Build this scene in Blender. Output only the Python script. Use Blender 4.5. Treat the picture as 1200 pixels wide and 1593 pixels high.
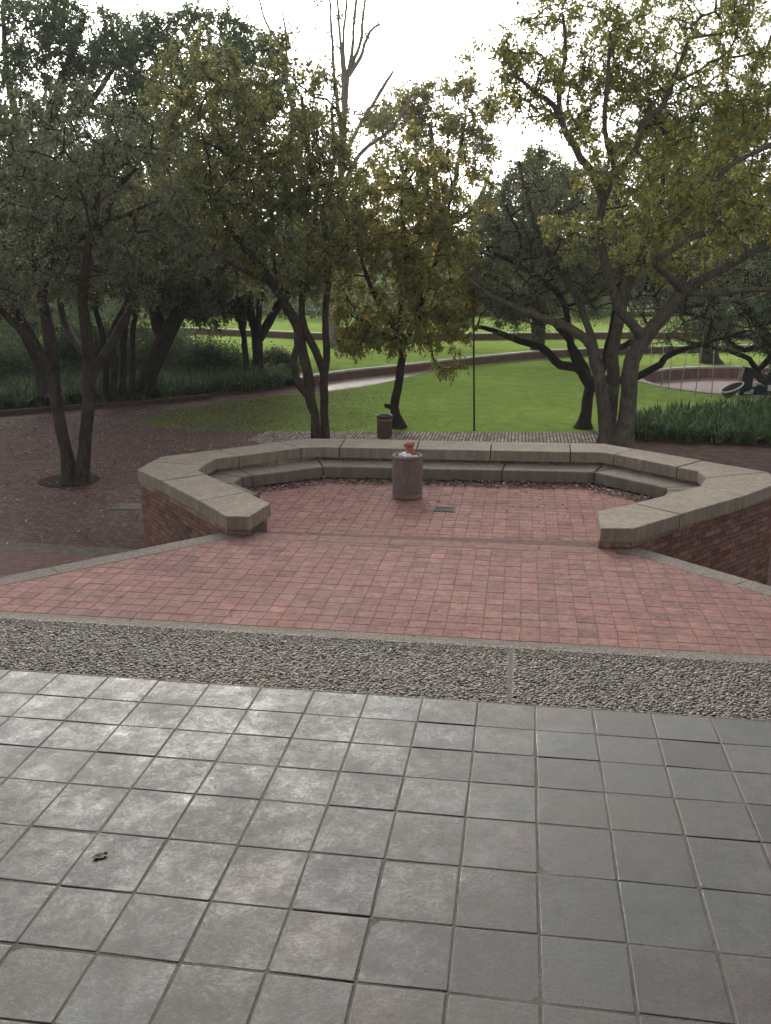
import bpy, bmesh, math, random
import numpy as np
from mathutils import Vector, Matrix
from mathutils.geometry import tessellate_polygon
random.seed(11)
RNG = np.random.default_rng(11)
for o in list(bpy.data.objects): bpy.data.objects.remove(o)
SC = bpy.context.scene
COL = SC.collection
# ------------------------------------------------------------------ camera
F, HY, CX, CY = 1420.0, 410.0, 600.0, 796.5
PITCH = math.atan((CY-HY)/F)
CAMZ = 5.85
cam = bpy.data.cameras.new('camera'); camo = bpy.data.objects.new('camera', cam); COL.objects.link(camo)
cam.sensor_fit = 'VERTICAL'; cam.sensor_height = 36; cam.lens = 36*F/1593.0
cam.clip_start = .05; cam.clip_end = 3000
camo.location = (0, 0, CAMZ); camo.rotation_euler = (math.pi/2-PITCH, 0, 0)
SC.camera = camo
# ------------------------------------------------------------------ sky, sun, exposure
SUN_EL, SUN_AZ = math.radians(27), math.radians(-12)      # ahead of the camera, a little to the left, low behind the trees
w = bpy.data.worlds.new('World'); SC.world = w; w.use_nodes = True
nt = w.node_tree; nt.nodes.clear()
sky = nt.nodes.new('ShaderNodeTexSky'); sky.sky_type = 'NISHITA'; sky.sun_disc = False
sky.sun_elevation = SUN_EL; sky.sun_rotation = SUN_AZ; sky.air_density = 1.0; sky.dust_density = 3.0; sky.ozone_density = 1.0
hs = nt.nodes.new('ShaderNodeHueSaturation'); hs.inputs['Saturation'].default_value = .22
bg = nt.nodes.new('ShaderNodeBackground'); bg.inputs['Strength'].default_value = .13
ow = nt.nodes.new('ShaderNodeOutputWorld')
nt.links.new(sky.outputs[0], hs.inputs['Color']); nt.links.new(hs.outputs[0], bg.inputs[0]); nt.links.new(bg.outputs[0], ow.inputs[0])
sl = bpy.data.lights.new('sun', 'SUN'); sl.energy = .9; sl.angle = math.radians(25); sl.color = (1, .93, .82)
so = bpy.data.objects.new('sun', sl); COL.objects.link(so)
sd = Vector((math.sin(SUN_AZ)*math.cos(SUN_EL), math.cos(SUN_AZ)*math.cos(SUN_EL), math.sin(SUN_EL)))
so.rotation_euler = (-sd).to_track_quat('-Z', 'Y').to_euler()
vs = SC.view_settings; vs.view_transform = 'Standard'; vs.look = 'None'; vs.gamma = 1; vs.exposure = 1.08
SC.cycles.max_bounces = 8; SC.cycles.transparent_max_bounces = 8
# ------------------------------------------------------------------ photo geometry: rays of the calibrated camera met with real levels
def ray(x, y):
    X = x-CX; U = CY-y
    return Vector((X, F*math.cos(PITCH)+U*math.sin(PITCH), -F*math.sin(PITCH)+U*math.cos(PITCH)))
def g(x, y, z=0.0):
    d = ray(x, y); t = (CAMZ-z)/-d.z
    return Vector((d.x*t, d.y*t, z))
def pd(x, y, D):
    d = ray(x, y); t = D/d.y
    return Vector((d.x*t, D, CAMZ+d.z*t))
Z_TER, Z_PLAT, Z_RING, Z_COP = CAMZ-1.6, CAMZ-3.84, CAMZ-4.04, CAMZ-3.53
# ------------------------------------------------------------------ tagging
def tag(o, label=None, cat=None, group=None, kind=None):
    if label: o['label'] = label
    if cat: o['category'] = cat
    if group: o['group'] = group
    if kind: o['kind'] = kind
    return o
def empty(name, loc, label, cat, group=None):
    o = bpy.data.objects.new(name, None); COL.objects.link(o); o.location = loc; o.empty_display_size = .2
    return tag(o, label, cat, group)
def link(name, me, mat, parent=None):
    o = bpy.data.objects.new(name, me); COL.objects.link(o)
    if mat and not me.materials: me.materials.append(mat)
    if parent is not None:
        o.parent = parent; o.matrix_parent_inverse = Matrix.Translation(-parent_loc(parent))
    return o
def parent_loc(p):
    return Vector(p.location) if p.type == 'EMPTY' else Vector((0, 0, 0))
# mesh accumulator ---------------------------------------------------
class MB:
    def __init__(s): s.v = []; s.f = []; s.c = []; s.sm = []; s.n = 0
    def add(s, V, Fc, col=None, smooth=False):
        V = np.asarray(V, float).reshape(-1, 3)
        s.v.append(V)
        for k, f in enumerate(Fc):
            s.f.append([i+s.n for i in f])
            s.c.append(col if col is not None else (1, 1, 1)); s.sm.append(smooth)
        s.n += len(V)
    def prism(s, poly, z0, z1, bevel=0.0, col=None, topskip=False):
        n = len(poly); P = [Vector((p[0], p[1])) for p in poly]
        area = sum(P[i].x*P[(i+1) % n].y-P[(i+1) % n].x*P[i].y for i in range(n))
        if area < 0: P = P[::-1]
        rings = [(P, z0)]
        if bevel > 0:
            def inset(b):
                Q = []
                for i in range(n):
                    a, c, d = P[i-1], P[i], P[(i+1) % n]
                    e1 = (c-a).normalized(); e2 = (d-c).normalized()
                    n1 = Vector((-e1.y, e1.x)); n2 = Vector((-e2.y, e2.x))
                    m = (n1+n2); m = m/max(.3, m.dot(n1)) if m.length > 1e-6 else n1
                    Q.append(c+m*b)
                return Q
            rings += [(P, z1-bevel), (inset(bevel*.35), z1-bevel*.35), (inset(bevel), z1)]
        else: rings += [(P, z1)]
        V = [(p.x, p.y, z) for R_, z in rings for p in R_]
        Fc = []
        for k in range(len(rings)-1):
            for i in range(n):
                j = (i+1) % n
                Fc.append([k*n+i, k*n+j, (k+1)*n+j, (k+1)*n+i])
        Fc.append([(len(rings)-1)*n+i for i in range(n)])
        Fc.append([i for i in range(n)][::-1])
        s.add(V, Fc, col)
    def obox(s, o, ex, ey, ez, col=None):      # corner o and three edge vectors
        o, ex, ey, ez = map(Vector, (o, ex, ey, ez))
        V = [o, o+ex, o+ex+ey, o+ey, o+ez, o+ex+ez, o+ex+ey+ez, o+ey+ez]
        s.add(V, [[0, 3, 2, 1], [4, 5, 6, 7], [0, 1, 5, 4], [1, 2, 6, 5], [2, 3, 7, 6], [3, 0, 4, 7]], col)
    def tube(s, pts, rad, sides=8, col=None, wob=0.0, caps=True):
        pts = [Vector(p) for p in pts]; n = len(pts)
        V = []; up = Vector((.3, 1, .1)).normalized()
        for i, p in enumerate(pts):
            t = (pts[min(i+1, n-1)]-pts[max(i-1, 0)]).normalized()
            a = t.cross(up); a = a.normalized() if a.length > 1e-4 else Vector((1, 0, 0))
            b = t.cross(a)
            for k in range(sides):
                th = 2*math.pi*k/sides
                r = rad[i]*(1+wob*(random.random()-.5)*2)
                V.append(p+a*math.cos(th)*r+b*math.sin(th)*r)
        Fc = [[i*sides+k, i*sides+(k+1) % sides, (i+1)*sides+(k+1) % sides, (i+1)*sides+k] for i in range(n-1) for k in range(sides)]
        if caps: Fc += [[(n-1)*sides+k for k in range(sides)], [k for k in range(sides)][::-1]]
        s.add([tuple(v) for v in V], Fc, col, True)
    def lathe(s, prof, c=(0, 0, 0), seg=32, col=None, smooth=True):
        V = [(c[0]+r*math.cos(2*math.pi*k/seg), c[1]+r*math.sin(2*math.pi*k/seg), c[2]+z) for r, z in prof for k in range(seg)]
        Fc = [[i*seg+k, i*seg+(k+1) % seg, (i+1)*seg+(k+1) % seg, (i+1)*seg+k] for i in range(len(prof)-1) for k in range(seg)]
        s.add(V, Fc, col, smooth)
    def mesh(s, name):
        V = np.concatenate(s.v) if s.v else np.zeros((0, 3))
        return raw_mesh(name, V, s.f, s.c, s.sm)
    def build(s, name, mat, parent=None): return link(name, s.mesh(name), mat, parent)
def raw_mesh(name, V, faces, cols=None, smooth=None):
    me = bpy.data.meshes.new(name)
    if isinstance(faces, np.ndarray):
        nf, k = faces.shape; idx = faces.ravel(); tot = np.full(nf, k); 
    else:
        nf = len(faces); tot = np.array([len(f) for f in faces]); idx = np.array([i for f in faces for i in f])
    start = np.concatenate([[0], np.cumsum(tot)[:-1]])
    me.vertices.add(len(V)); me.vertices.foreach_set('co', np.asarray(V, np.float32).ravel())
    me.loops.add(len(idx)); me.loops.foreach_set('vertex_index', idx.astype(np.int32))
    me.polygons.add(nf); me.polygons.foreach_set('loop_start', start.astype(np.int32))
    if cols is not None:
        a = me.attributes.new('col', 'FLOAT_COLOR', 'FACE')
        C = np.ones((nf, 4), np.float32); C[:, :3] = np.asarray(cols, np.float32).reshape(-1, 3); a.data.foreach_set('color', C.ravel())
    me.update(calc_edges=True)
    if smooth is not None:
        me.polygons.foreach_set('use_smooth', np.broadcast_to(np.asarray(smooth, bool), (nf,)).copy())
    me.validate()
    return me
# ------------------------------------------------------------------ materials
class NT:
    def __init__(s, name):
        s.m = bpy.data.materials.new(name); s.m.use_nodes = True; s.t = s.m.node_tree; s.t.nodes.clear()
        s.out = s.n('ShaderNodeOutputMaterial'); s.geo = s.n('ShaderNodeNewGeometry').outputs['Position']
    def n(s, ty, **k):
        nd = s.t.nodes.new(ty)
        for a, b in k.items(): setattr(nd, a, b)
        return nd
    def l(s, a, b): s.t.links.new(a, b)
    def noise(s, scale, detail=4, rough=.55, vec=None, dist=0):
        nd = s.n('ShaderNodeTexNoise'); nd.inputs['Scale'].default_value = scale; nd.inputs['Detail'].default_value = detail
        nd.inputs['Roughness'].default_value = rough; nd.inputs['Distortion'].default_value = dist
        s.l(vec if vec else s.geo, nd.inputs['Vector']); return nd.outputs['Fac']
    def ramp(s, fac, stops):
        r = s.n('ShaderNodeValToRGB'); e = r.color_ramp.elements
        while len(e) < len(stops): e.new(.5)
        for i, (p, c) in enumerate(stops):
            e[i].position = p; e[i].color = (*c, 1) if not isinstance(c, (int, float)) else (c, c, c, 1)
        s.l(fac, r.inputs[0]); return r.outputs[0]
    def mix(s, fac, a, b, mode='MIX'):
        m = s.n('ShaderNodeMix', data_type='RGBA', blend_type=mode)
        for i, v in ((0, fac), (6, a), (7, b)):
            if hasattr(v, 'links'): s.l(v, m.inputs[i])
            else: m.inputs[i].default_value = v if isinstance(v, (int, float)) else (*v, 1)
        return m.outputs[2]
    def math(s, op, a, b=0.0):
        m = s.n('ShaderNodeMath', operation=op)
        for i, v in ((0, a), (1, b)):
            if hasattr(v, 'links'): s.l(v, m.inputs[i])
            else: m.inputs[i].default_value = v
        return m.outputs[0]
    def attr(s, name='col'): return s.n('ShaderNodeAttribute', attribute_name=name).outputs['Color']
    def scaled(s, sx, sy, sz, rot=0.0, loc=(0, 0, 0)):
        mp = s.n('ShaderNodeMapping'); mp.inputs['Scale'].default_value = (sx, sy, sz); mp.inputs['Rotation'].default_value = (0, 0, rot)
        mp.inputs['Location'].default_value = loc
        s.l(s.geo, mp.inputs['Vector']); return mp.outputs[0]
    def finish(s, col, rough=.8, bump=None, bs=.3, bd=.01, spec=.5, metal=0, transl=0):
        p = s.n('ShaderNodeBsdfPrincipled')
        for i, v in (('Base Color', col), ('Roughness', rough), ('Metallic', metal), ('Specular IOR Level', spec)):
            if hasattr(v, 'links'): s.l(v, p.inputs[i])
            else: p.inputs[i].default_value = v if isinstance(v, (int, float)) else (*v, 1)
        if bump is not None:
            b = s.n('ShaderNodeBump'); b.inputs['Strength'].default_value = bs; b.inputs['Distance'].default_value = bd
            s.l(bump, b.inputs['Height']); s.l(b.outputs[0], p.inputs['Normal'])
        sh = p.outputs[0]
        if transl:
            t = s.n('ShaderNodeBsdfTranslucent')
            if hasattr(col, 'links'): s.l(col, t.inputs[0])
            else: t.inputs[0].default_value = (*col, 1)
            ms = s.n('ShaderNodeMixShader'); ms.inputs[0].default_value = transl
            s.l(sh, ms.inputs[1]); s.l(t.outputs[0], ms.inputs[2]); sh = ms.outputs[0]
        s.l(sh, s.out.inputs[0]); return s.m
def m_concrete(name, base, dark, rough=.8, sc=1.0):
    t = NT(name)
    a = t.noise(2.2*sc, 6, .65); b = t.noise(14*sc, 5, .7); c = t.noise(120*sc, 3, .6)
    st = t.noise(3.0*sc, 5, .6, vec=t.scaled(4, 4, .6))
    col = t.ramp(a, [(.3, dark), (.62, base)])
    col = t.mix(t.ramp(b, [(.35, 1.0), (.65, 0.0)]), col, tuple(x*.72 for x in base))
    col = t.mix(.6, col, t.mix(1.0, col, t.ramp(st, [(.3, .5), (.7, 1.2)]), 'MULTIPLY'))
    col = t.mix(t.ramp(t.noise(5*sc, 8, .8), [(.56, 0.0), (.66, .55)]), col, tuple(x*.8 for x in dark))
    col = t.mix(.35, col, t.mix(1.0, col, t.ramp(c, [(.3, .7), (.7, 1.25)]), 'MULTIPLY'))
    h = t.math('ADD', t.math('MULTIPLY', b, .5), t.math('MULTIPLY', c, .4))
    return t.finish(col, rough, h, .5, .01)
def m_tile(name, rough0, rough1, dirt, bumpd=.004, sc=1.0, spec=.5, stain=.4):
    t = NT(name)
    a = t.noise(5*sc, 7, .68); b = t.math('ADD', t.math('MULTIPLY', t.noise(85*sc, 5, .75), .5), t.math('MULTIPLY', t.noise(17*sc, 6, .7, dist=.3), .5)); c = t.noise(1.1*sc, 4, .6); d = t.noise(220*sc, 2, .5)
    col = t.attr()
    col = t.mix(t.math('MULTIPLY', t.ramp(a, [(.42, 0.0), (.68, 1.0)]), stain), col, dirt)
    col = t.mix(.8, col, t.mix(1.0, col, t.ramp(b, [(.38, .5), (.62, 1.5)]), 'MULTIPLY'))
    col = t.mix(.6, col, t.mix(1.0, col, t.ramp(d, [(.3, .6), (.7, 1.4)]), 'MULTIPLY'))
    col = t.mix(.5, col, t.mix(1.0, col, t.ramp(c, [(.3, .7), (.7, 1.2)]), 'MULTIPLY'))
    ro = t.ramp(t.math('ADD', t.math('MULTIPLY', a, .35), t.math('MULTIPLY', b, .65)), [(.36, rough0), (.64, rough1)])
    h = t.math('ADD', t.math('MULTIPLY', b, .6), t.math('ADD', t.math('MULTIPLY', a, .8), t.math('MULTIPLY', d, .15)))
    return t.finish(col, ro, h, .6, bumpd, spec)
def m_simple(name, col, var=.3, sc=8, rough=.8, spec=.4, bd=.004, metal=0):
    t = NT(name); a = t.noise(sc, 5, .6); b = t.noise(sc*9, 3, .6)
    c = t.mix(1.0, col, t.ramp(a, [(.3, 1-var), (.7, 1+var)]), 'MULTIPLY')
    return t.finish(c, rough, b, .5, bd, spec, metal)
def m_attr(name, var=.25, sc=12, rough=.7, bd=.003, spec=.4, transl=0):
    t = NT(name); a = t.noise(sc, 4, .6)
    c = t.mix(1.0, t.attr(), t.ramp(a, [(.3, 1-var), (.7, 1+var)]), 'MULTIPLY')
    return t.finish(c, rough, a, .4, bd, spec, 0, transl)
def m_leaf(name, rough=.5, transl=.5, spec=.5):
    t = NT(name); return t.finish(t.attr(), rough, None, spec=spec, transl=transl)
def m_bark(name, base, dark, sc=1.0):
    t = NT(name); v = t.scaled(9*sc, 9*sc, 2.2*sc)
    a = t.noise(1.6, 6, .7, vec=v, dist=.6); b = t.noise(2.5*sc, 4, .6)
    col = t.ramp(a, [(.32, dark), (.62, base)])
    col = t.mix(t.ramp(b, [(.5, 0.0), (.7, .6)]), col, (base[0]*1.3, base[1]*1.35, base[2]*1.15))
    return t.finish(col, .9, a, 1.0, .06, .2)
def m_brickpave(name, c1, c2, mortar, rot, bw=.21, bh=.075, rough=.75, stain=.5, sdark=(.03, .025, .022), spec=.4, mort=.007):
    t = NT(name)
    br = t.n('ShaderNodeTexBrick'); br.inputs['Scale'].default_value = 1; br.inputs['Brick Width'].default_value = bw; br.inputs['Row Height'].default_value = bh
    br.inputs['Mortar Size'].default_value = mort; br.inputs['Mortar Smooth'].default_value = .2; br.inputs['Bias'].default_value = -.1
    br.inputs['Color1'].default_value = (*c1, 1); br.inputs['Color2'].default_value = (*c2, 1); br.inputs['Mortar'].default_value = (*mortar, 1)
    t.l(t.scaled(1, 1, 1, rot), br.inputs['Vector'])
    a = t.noise(.35, 6, .65); b = t.noise(5, 5, .7); c = t.noise(60, 3, .6)
    col = t.mix(t.math('MULTIPLY', t.ramp(a, [(.38, 0.0), (.62, 1.0)]), stain), br.outputs['Color'], sdark)
    col = t.mix(.7, col, t.mix(1.0, col, t.ramp(b, [(.3, .55), (.7, 1.45)]), 'MULTIPLY'))
    h = t.math('ADD', t.math('MULTIPLY', br.outputs['Fac'], -1.0), t.math('MULTIPLY', b, .5))
    return t.finish(col, t.ramp(b, [(.3, rough-.15), (.7, rough+.1)]), h, .6, .008, spec)
def m_grass(name):
    t = NT(name)
    a = t.noise(.12, 5, .6); b = t.noise(1.6, 6, .7); c = t.noise(28, 4, .75)
    col = t.ramp(b, [(.3, (.18, .26, .065)), (.55, (.26, .36, .088)), (.8, (.34, .43, .13))])
    col = t.mix(.6, col, t.mix(1.0, col, t.ramp(a, [(.35, .7), (.65, 1.25)]), 'MULTIPLY'))
    col = t.mix(.6, col, t.mix(1.0, col, t.ramp(c, [(.3, .45), (.7, 1.5)]), 'MULTIPLY'))
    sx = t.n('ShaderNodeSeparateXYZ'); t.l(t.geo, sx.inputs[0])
    wx = t.math('MULTIPLY', t.math('ADD', sx.outputs[0], 1.0), -.11)     # tree shade painted as a soil tone over the left turf
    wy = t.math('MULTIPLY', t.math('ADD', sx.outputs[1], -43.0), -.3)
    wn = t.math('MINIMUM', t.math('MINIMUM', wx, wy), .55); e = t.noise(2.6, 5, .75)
    shade_mix = t.ramp(t.math('ADD', wn, e), [(.52, 0.0), (.95, .8)])
    col = t.mix(shade_mix, col, (.085, .075, .038))
    h = t.math('ADD', c, b)
    return t.finish(col, 1.0, h, .8, .04, .0)
M = dict(
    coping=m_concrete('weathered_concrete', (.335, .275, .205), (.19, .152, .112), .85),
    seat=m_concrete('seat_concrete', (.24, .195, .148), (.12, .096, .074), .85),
    tile=m_tile('grey_quarry_tile', .38, .82, (.15, .147, .138), .0035, 1.0, .42, .7),
    red=m_tile('red_quarry_tile', .6, .9, (.12, .07, .056), .003, .8, .15, .38),
    grout=m_simple('grout', (.125, .115, .10), .3, 20, .9),
    rgrout=m_simple('red_grout', (.13, .075, .062), .4, 9, .9),
    brick=m_attr('clay_brick', .35, 18, .85, .004),
    mortar=m_simple('mortar', (.075, .062, .055), .3, 14, .95),
    aggr=None, bark_d=m_bark('dark_bark', (.042, .034, .027), (.012, .010, .008)),
    bark_m=m_bark('brown_bark', (.075, .058, .044), (.022, .017, .013)),
    bark_p=m_bark('pale_bark', (.30, .26, .215), (.15, .13, .105)),
    bark_l=m_bark('grey_bark', (.135, .112, .088), (.045, .036, .028)),
    leaf=m_leaf('leaf'), blade=m_leaf('strap_leaf', .5, .2, .16), grassblade=m_leaf('grass_blade', .8, .5, .05), litter=m_leaf('dry_leaf', .7, .1, .3),
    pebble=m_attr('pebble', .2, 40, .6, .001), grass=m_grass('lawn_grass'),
    soil=m_simple('soil', (.055, .032, .024), .5, 6, .95, .2, .02),
)
def m_aggregate():
    t = NT('fine_aggregate'); vo = t.n('ShaderNodeTexVoronoi'); vo.inputs['Scale'].default_value = 75; t.l(t.geo, vo.inputs['Vector'])
    c = t.ramp(vo.outputs['Color'], [(.1, (.115, .088, .066)), (.5, (.215, .175, .133)), (.9, (.35, .30, .24))])
    a = t.noise(1.5, 5, .6)
    c = t.mix(1.0, c, t.ramp(a, [(.3, .65), (.7, 1.2)]), 'MULTIPLY')
    c = t.mix(t.ramp(vo.outputs['Distance'], [(.4, 0.0), (.7, .7)]), c, (.09, .075, .06))
    return t.finish(c, .8, t.math('MULTIPLY', vo.outputs['Distance'], -1.0), .8, .008)
M['aggr'] = m_aggregate(); M['aggr_d'] = m_simple('worn_aggregate', (.115, .095, .075), .35, 5, .9, .15); M['aggr_r'] = m_simple('stained_aggregate', (.23, .135, .11), .3, 9, .85, .2)
def sheet(name, pts, z, mat, holes=(), label=None):
    loops = [[Vector((p[0], p[1], 0)) for p in pts]]+[[Vector((p[0], p[1], 0)) for p in h] for h in holes]
    tris = tessellate_polygon(loops); V = [(p.x, p.y, z) for L in loops for p in L]
    F_ = []
    for t in tris:
        a, b, c = (Vector(V[i]) for i in t)
        F_.append(list(t) if (b-a).cross(c-a).z > 0 else list(t)[::-1])
    me = raw_mesh(name, np.array(V), F_)
    o = link(name, me, mat); tag(o, label, None, None, 'structure'); return o
def inside(poly, X, Y):
    ins = np.zeros(X.shape, bool); n = len(poly)
    for i in range(n):
        x1, y1 = poly[i][:2]; x2, y2 = poly[(i+1) % n][:2]
        if y1 == y2: continue
        c = ((y1 > Y) != (y2 > Y)) & (X < (x2-x1)*(Y-y1)/(y2-y1)+x1); ins ^= c
    return ins
# ================================================================== GROUND
def circle(c, r, n=72): return [(c[0]+r*math.cos(2*math.pi*i/n), c[1]+r*math.sin(2*math.pi*i/n)) for i in range(n)]
PC, PR = (g(1200, 597).x+.25, 47.3), 6.35
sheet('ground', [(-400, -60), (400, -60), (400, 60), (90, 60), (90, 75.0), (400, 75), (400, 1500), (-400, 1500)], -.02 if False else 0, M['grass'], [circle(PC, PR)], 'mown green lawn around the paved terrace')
# brick paving round the seating ring
pv = [g(-500, 680), g(-200, 655), g(0, 643), g(120, 634), g(240, 625), g(330, 616), g(400, 609), g(440, 604), g(468, 601.5), g(500, 596), g(508, 609.2), g(470, 611), g(430, 615.5), g(400, 619), g(330, 629), g(270, 638), g(238, 646), g(222, 655), g(232, 663), g(300, 669), g(430, 671), g(600, 672.5), g(940, 672.5), g(985, 676), g(1200, 684), g(1600, 700)]
pv = [(p.x, p.y) for p in pv]+[(40, 5), (40, -20), (-40, -20), (-40, 10)]
M['pave'] = m_brickpave('brown_brick_paving', (.10, .057, .046), (.21, .12, .096), (.022, .016, .014), math.radians(38), .22, .11, stain=.45, sdark=(.045, .03, .026), rough=.9, spec=.12, mort=.011)
M['sett'] = m_brickpave('worn_brick_strip', (.20, .165, .13), (.46, .40, .33), (.02, .016, .014), math.radians(-81.6), .36, .12, .85, .35, (.10, .08, .065), .12, mort=.02)  # sky glare on the pavers painted in as paler brick colours
M['pathm'] = m_brickpave('garden_path_brick', (.30, .22, .20), (.38, .29, .26), (.13, .1, .09), math.radians(20), .22, .105, .55, .3, (.16, .11, .1), .5)
sheet('brick_paving', pv, .006, M['pave'], (), 'dark brown brick paving laid around the seating ring')
st = [g(415, 671), g(600, 672), g(955, 672.5), g(975, 690), g(700, 697), g(430, 697), g(385, 684)]
sheet('brick_strip', [(p.x, p.y) for p in st], .011, M['sett'], (), 'pale worn brick strip along the front edge of the lawn')
# sunken round court
def ringwall(mb, c, r0, r1, z0, z1, n=72, col=None):
    A = circle(c, r0, n); B = circle(c, r1, n)
    V = [(x, y, z1) for x, y in A]+[(x, y, z1) for x, y in B]+[(x, y, z0) for x, y in A]+[(x, y, z0) for x, y in B]
    Fc = []
    for i in range(n):
        j = (i+1) % n
        Fc += [[i, n+i, n+j, j], [2*n+i, i, j, 2*n+j], [n+i, 3*n+i, 3*n+j, n+j]]
    mb.add(V, Fc, col)
M['court'] = m_brickpave('court_brick', (.36, .24, .215), (.44, .31, .275), (.2, .14, .125), 0.3, .22, .11, .6, .3, (.2, .13, .115), .5)
M['wallbrick'] = m_brickpave('low_wall_brick', (.16, .075, .055), (.22, .11, .085), (.09, .065, .055), 0, .23, .085, .85, .4, (.06, .04, .032))
M['cap'] = m_concrete('pale_coping', (.46, .42, .36), (.3, .27, .225), .75, .6)
sheet('round_court', circle(PC, PR+.01), -.62, M['court'], (), 'pinkish brick floor of the sunken round court')
r = empty('court_wall', (PC[0], PC[1], 0), 'low curved brick wall with pale coping around the sunken round court', 'low wall')
b = MB(); ringwall(b, PC, PR-.02, PR+.1, -.65, .0); b.build('brick_face', M['wallbrick'], r)
b = MB(); ringwall(b, PC, PR-.06, PR+.38, -.05, .05); b.build('coping', M['cap'], r)
# garden path and terrace walls
def smooth2(P, k=6):
    P = [Vector((p[0], p[1], 0)) for p in P]; out = []
    for i in range(len(P)-1):
        p0, p1, p2, p3 = P[max(i-1, 0)], P[i], P[i+1], P[min(i+2, len(P)-1)]
        for j in range(k):
            t = j/k
            out.append(.5*((2*p1)+(p2-p0)*t+(2*p0-5*p1+4*p2-p3)*t*t+(3*p1-p0-3*p2+p3)*t**3))
    out.append(P[-1]); return out
def pxline(L, z=0): return [g(x, y, z) for x, y in L]
w1 = smooth2(pxline([(468, 602), (511, 594.5), (560, 588), (617, 582), (700, 572), (800, 561), (860, 556), (950, 552), (1040, 549.5), (1200, 547.5), (1500, 546)]))
near = smooth2(pxline([(500, 609.6), (530, 606.5), (575, 600), (615, 591.5), (661, 580.5), (725, 569), (800, 562.5), (870, 556.5)]))
cut = [p for p in w1 if near[0].x-.3 < p.x < near[-1].x+.2]
sheet('garden_path', [(p.x, p.y) for p in near]+[(p.x, p.y+.05) for p in cut[::-1]], .012, M['pathm'], (), 'pale brick garden path curving along the low wall')
def wall_along(name, line, z0, h, label, th=.32):
    L = [Vector((p.x, p.y)) for p in line]; n = len(L)
    nr = []
    for i in range(n):
        t = (L[min(i+1, n-1)]-L[max(i-1, 0)]).normalized(); nr.append(Vector((-t.y, t.x)))
    rt = empty(name, (L[0].x, L[0].y, z0), label, 'low wall')
    def strip(a, b_, za, zb, nm, mat):
        mb = MB(); V = []
        for i in range(n):
            p, q = L[i]+nr[i]*a, L[i]+nr[i]*b_
            V += [(p.x, p.y, za), (p.x, p.y, zb), (q.x, q.y, zb), (q.x, q.y, za)]
        Fc = []
        for i in range(n-1):
            for k in range(4):
                Fc.append([4*i+k, 4*i+(k+1) % 4, 4*i+4+(k+1) % 4, 4*i+4+k])
        Fc += [[0, 1, 2, 3], [4*n-1, 4*n-2, 4*n-3, 4*n-4]]
        mb.add(V, Fc); mb.build(nm, mat, rt)
    strip(0, th-.03, z0-.2, z0+h-.09, 'brick_face', M['wallbrick'])
    strip(-.04, th+.05, z0+h-.09, z0+h, 'coping', M['cap'])
    return L
H1, H2 = .48, .5
wall_along('terrace_wall', w1, 0, H1, 'low curved brick wall with pale coping behind the garden path')
far = [(p.x, p.y+.25) for p in w1]
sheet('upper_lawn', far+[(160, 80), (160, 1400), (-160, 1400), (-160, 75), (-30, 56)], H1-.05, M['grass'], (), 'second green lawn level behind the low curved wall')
w2 = smooth2([g(x, y, H1-.05) for x, y in [(150, 519), (274, 519.5), (400, 524), (500, 528.5), (620, 530), (760, 529), (830, 528), (1000, 527), (1300, 527), (1700, 527)]])
wall_along('terrace_wall', w2, H1-.05, H2, 'long low brick wall between the second and third lawn levels')
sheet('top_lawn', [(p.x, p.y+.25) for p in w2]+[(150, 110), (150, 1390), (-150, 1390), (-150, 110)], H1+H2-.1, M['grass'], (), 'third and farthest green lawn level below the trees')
w3 = smooth2([g(x, y, H1+H2-.1) for x, y in [(300, 487), (450, 490), (640, 492), (830, 492), (1000, 492), (1300, 493)]])
wall_along('terrace_wall', w3, H1+H2-.1, .5, 'farthest low brick wall at the foot of the background trees')
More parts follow.
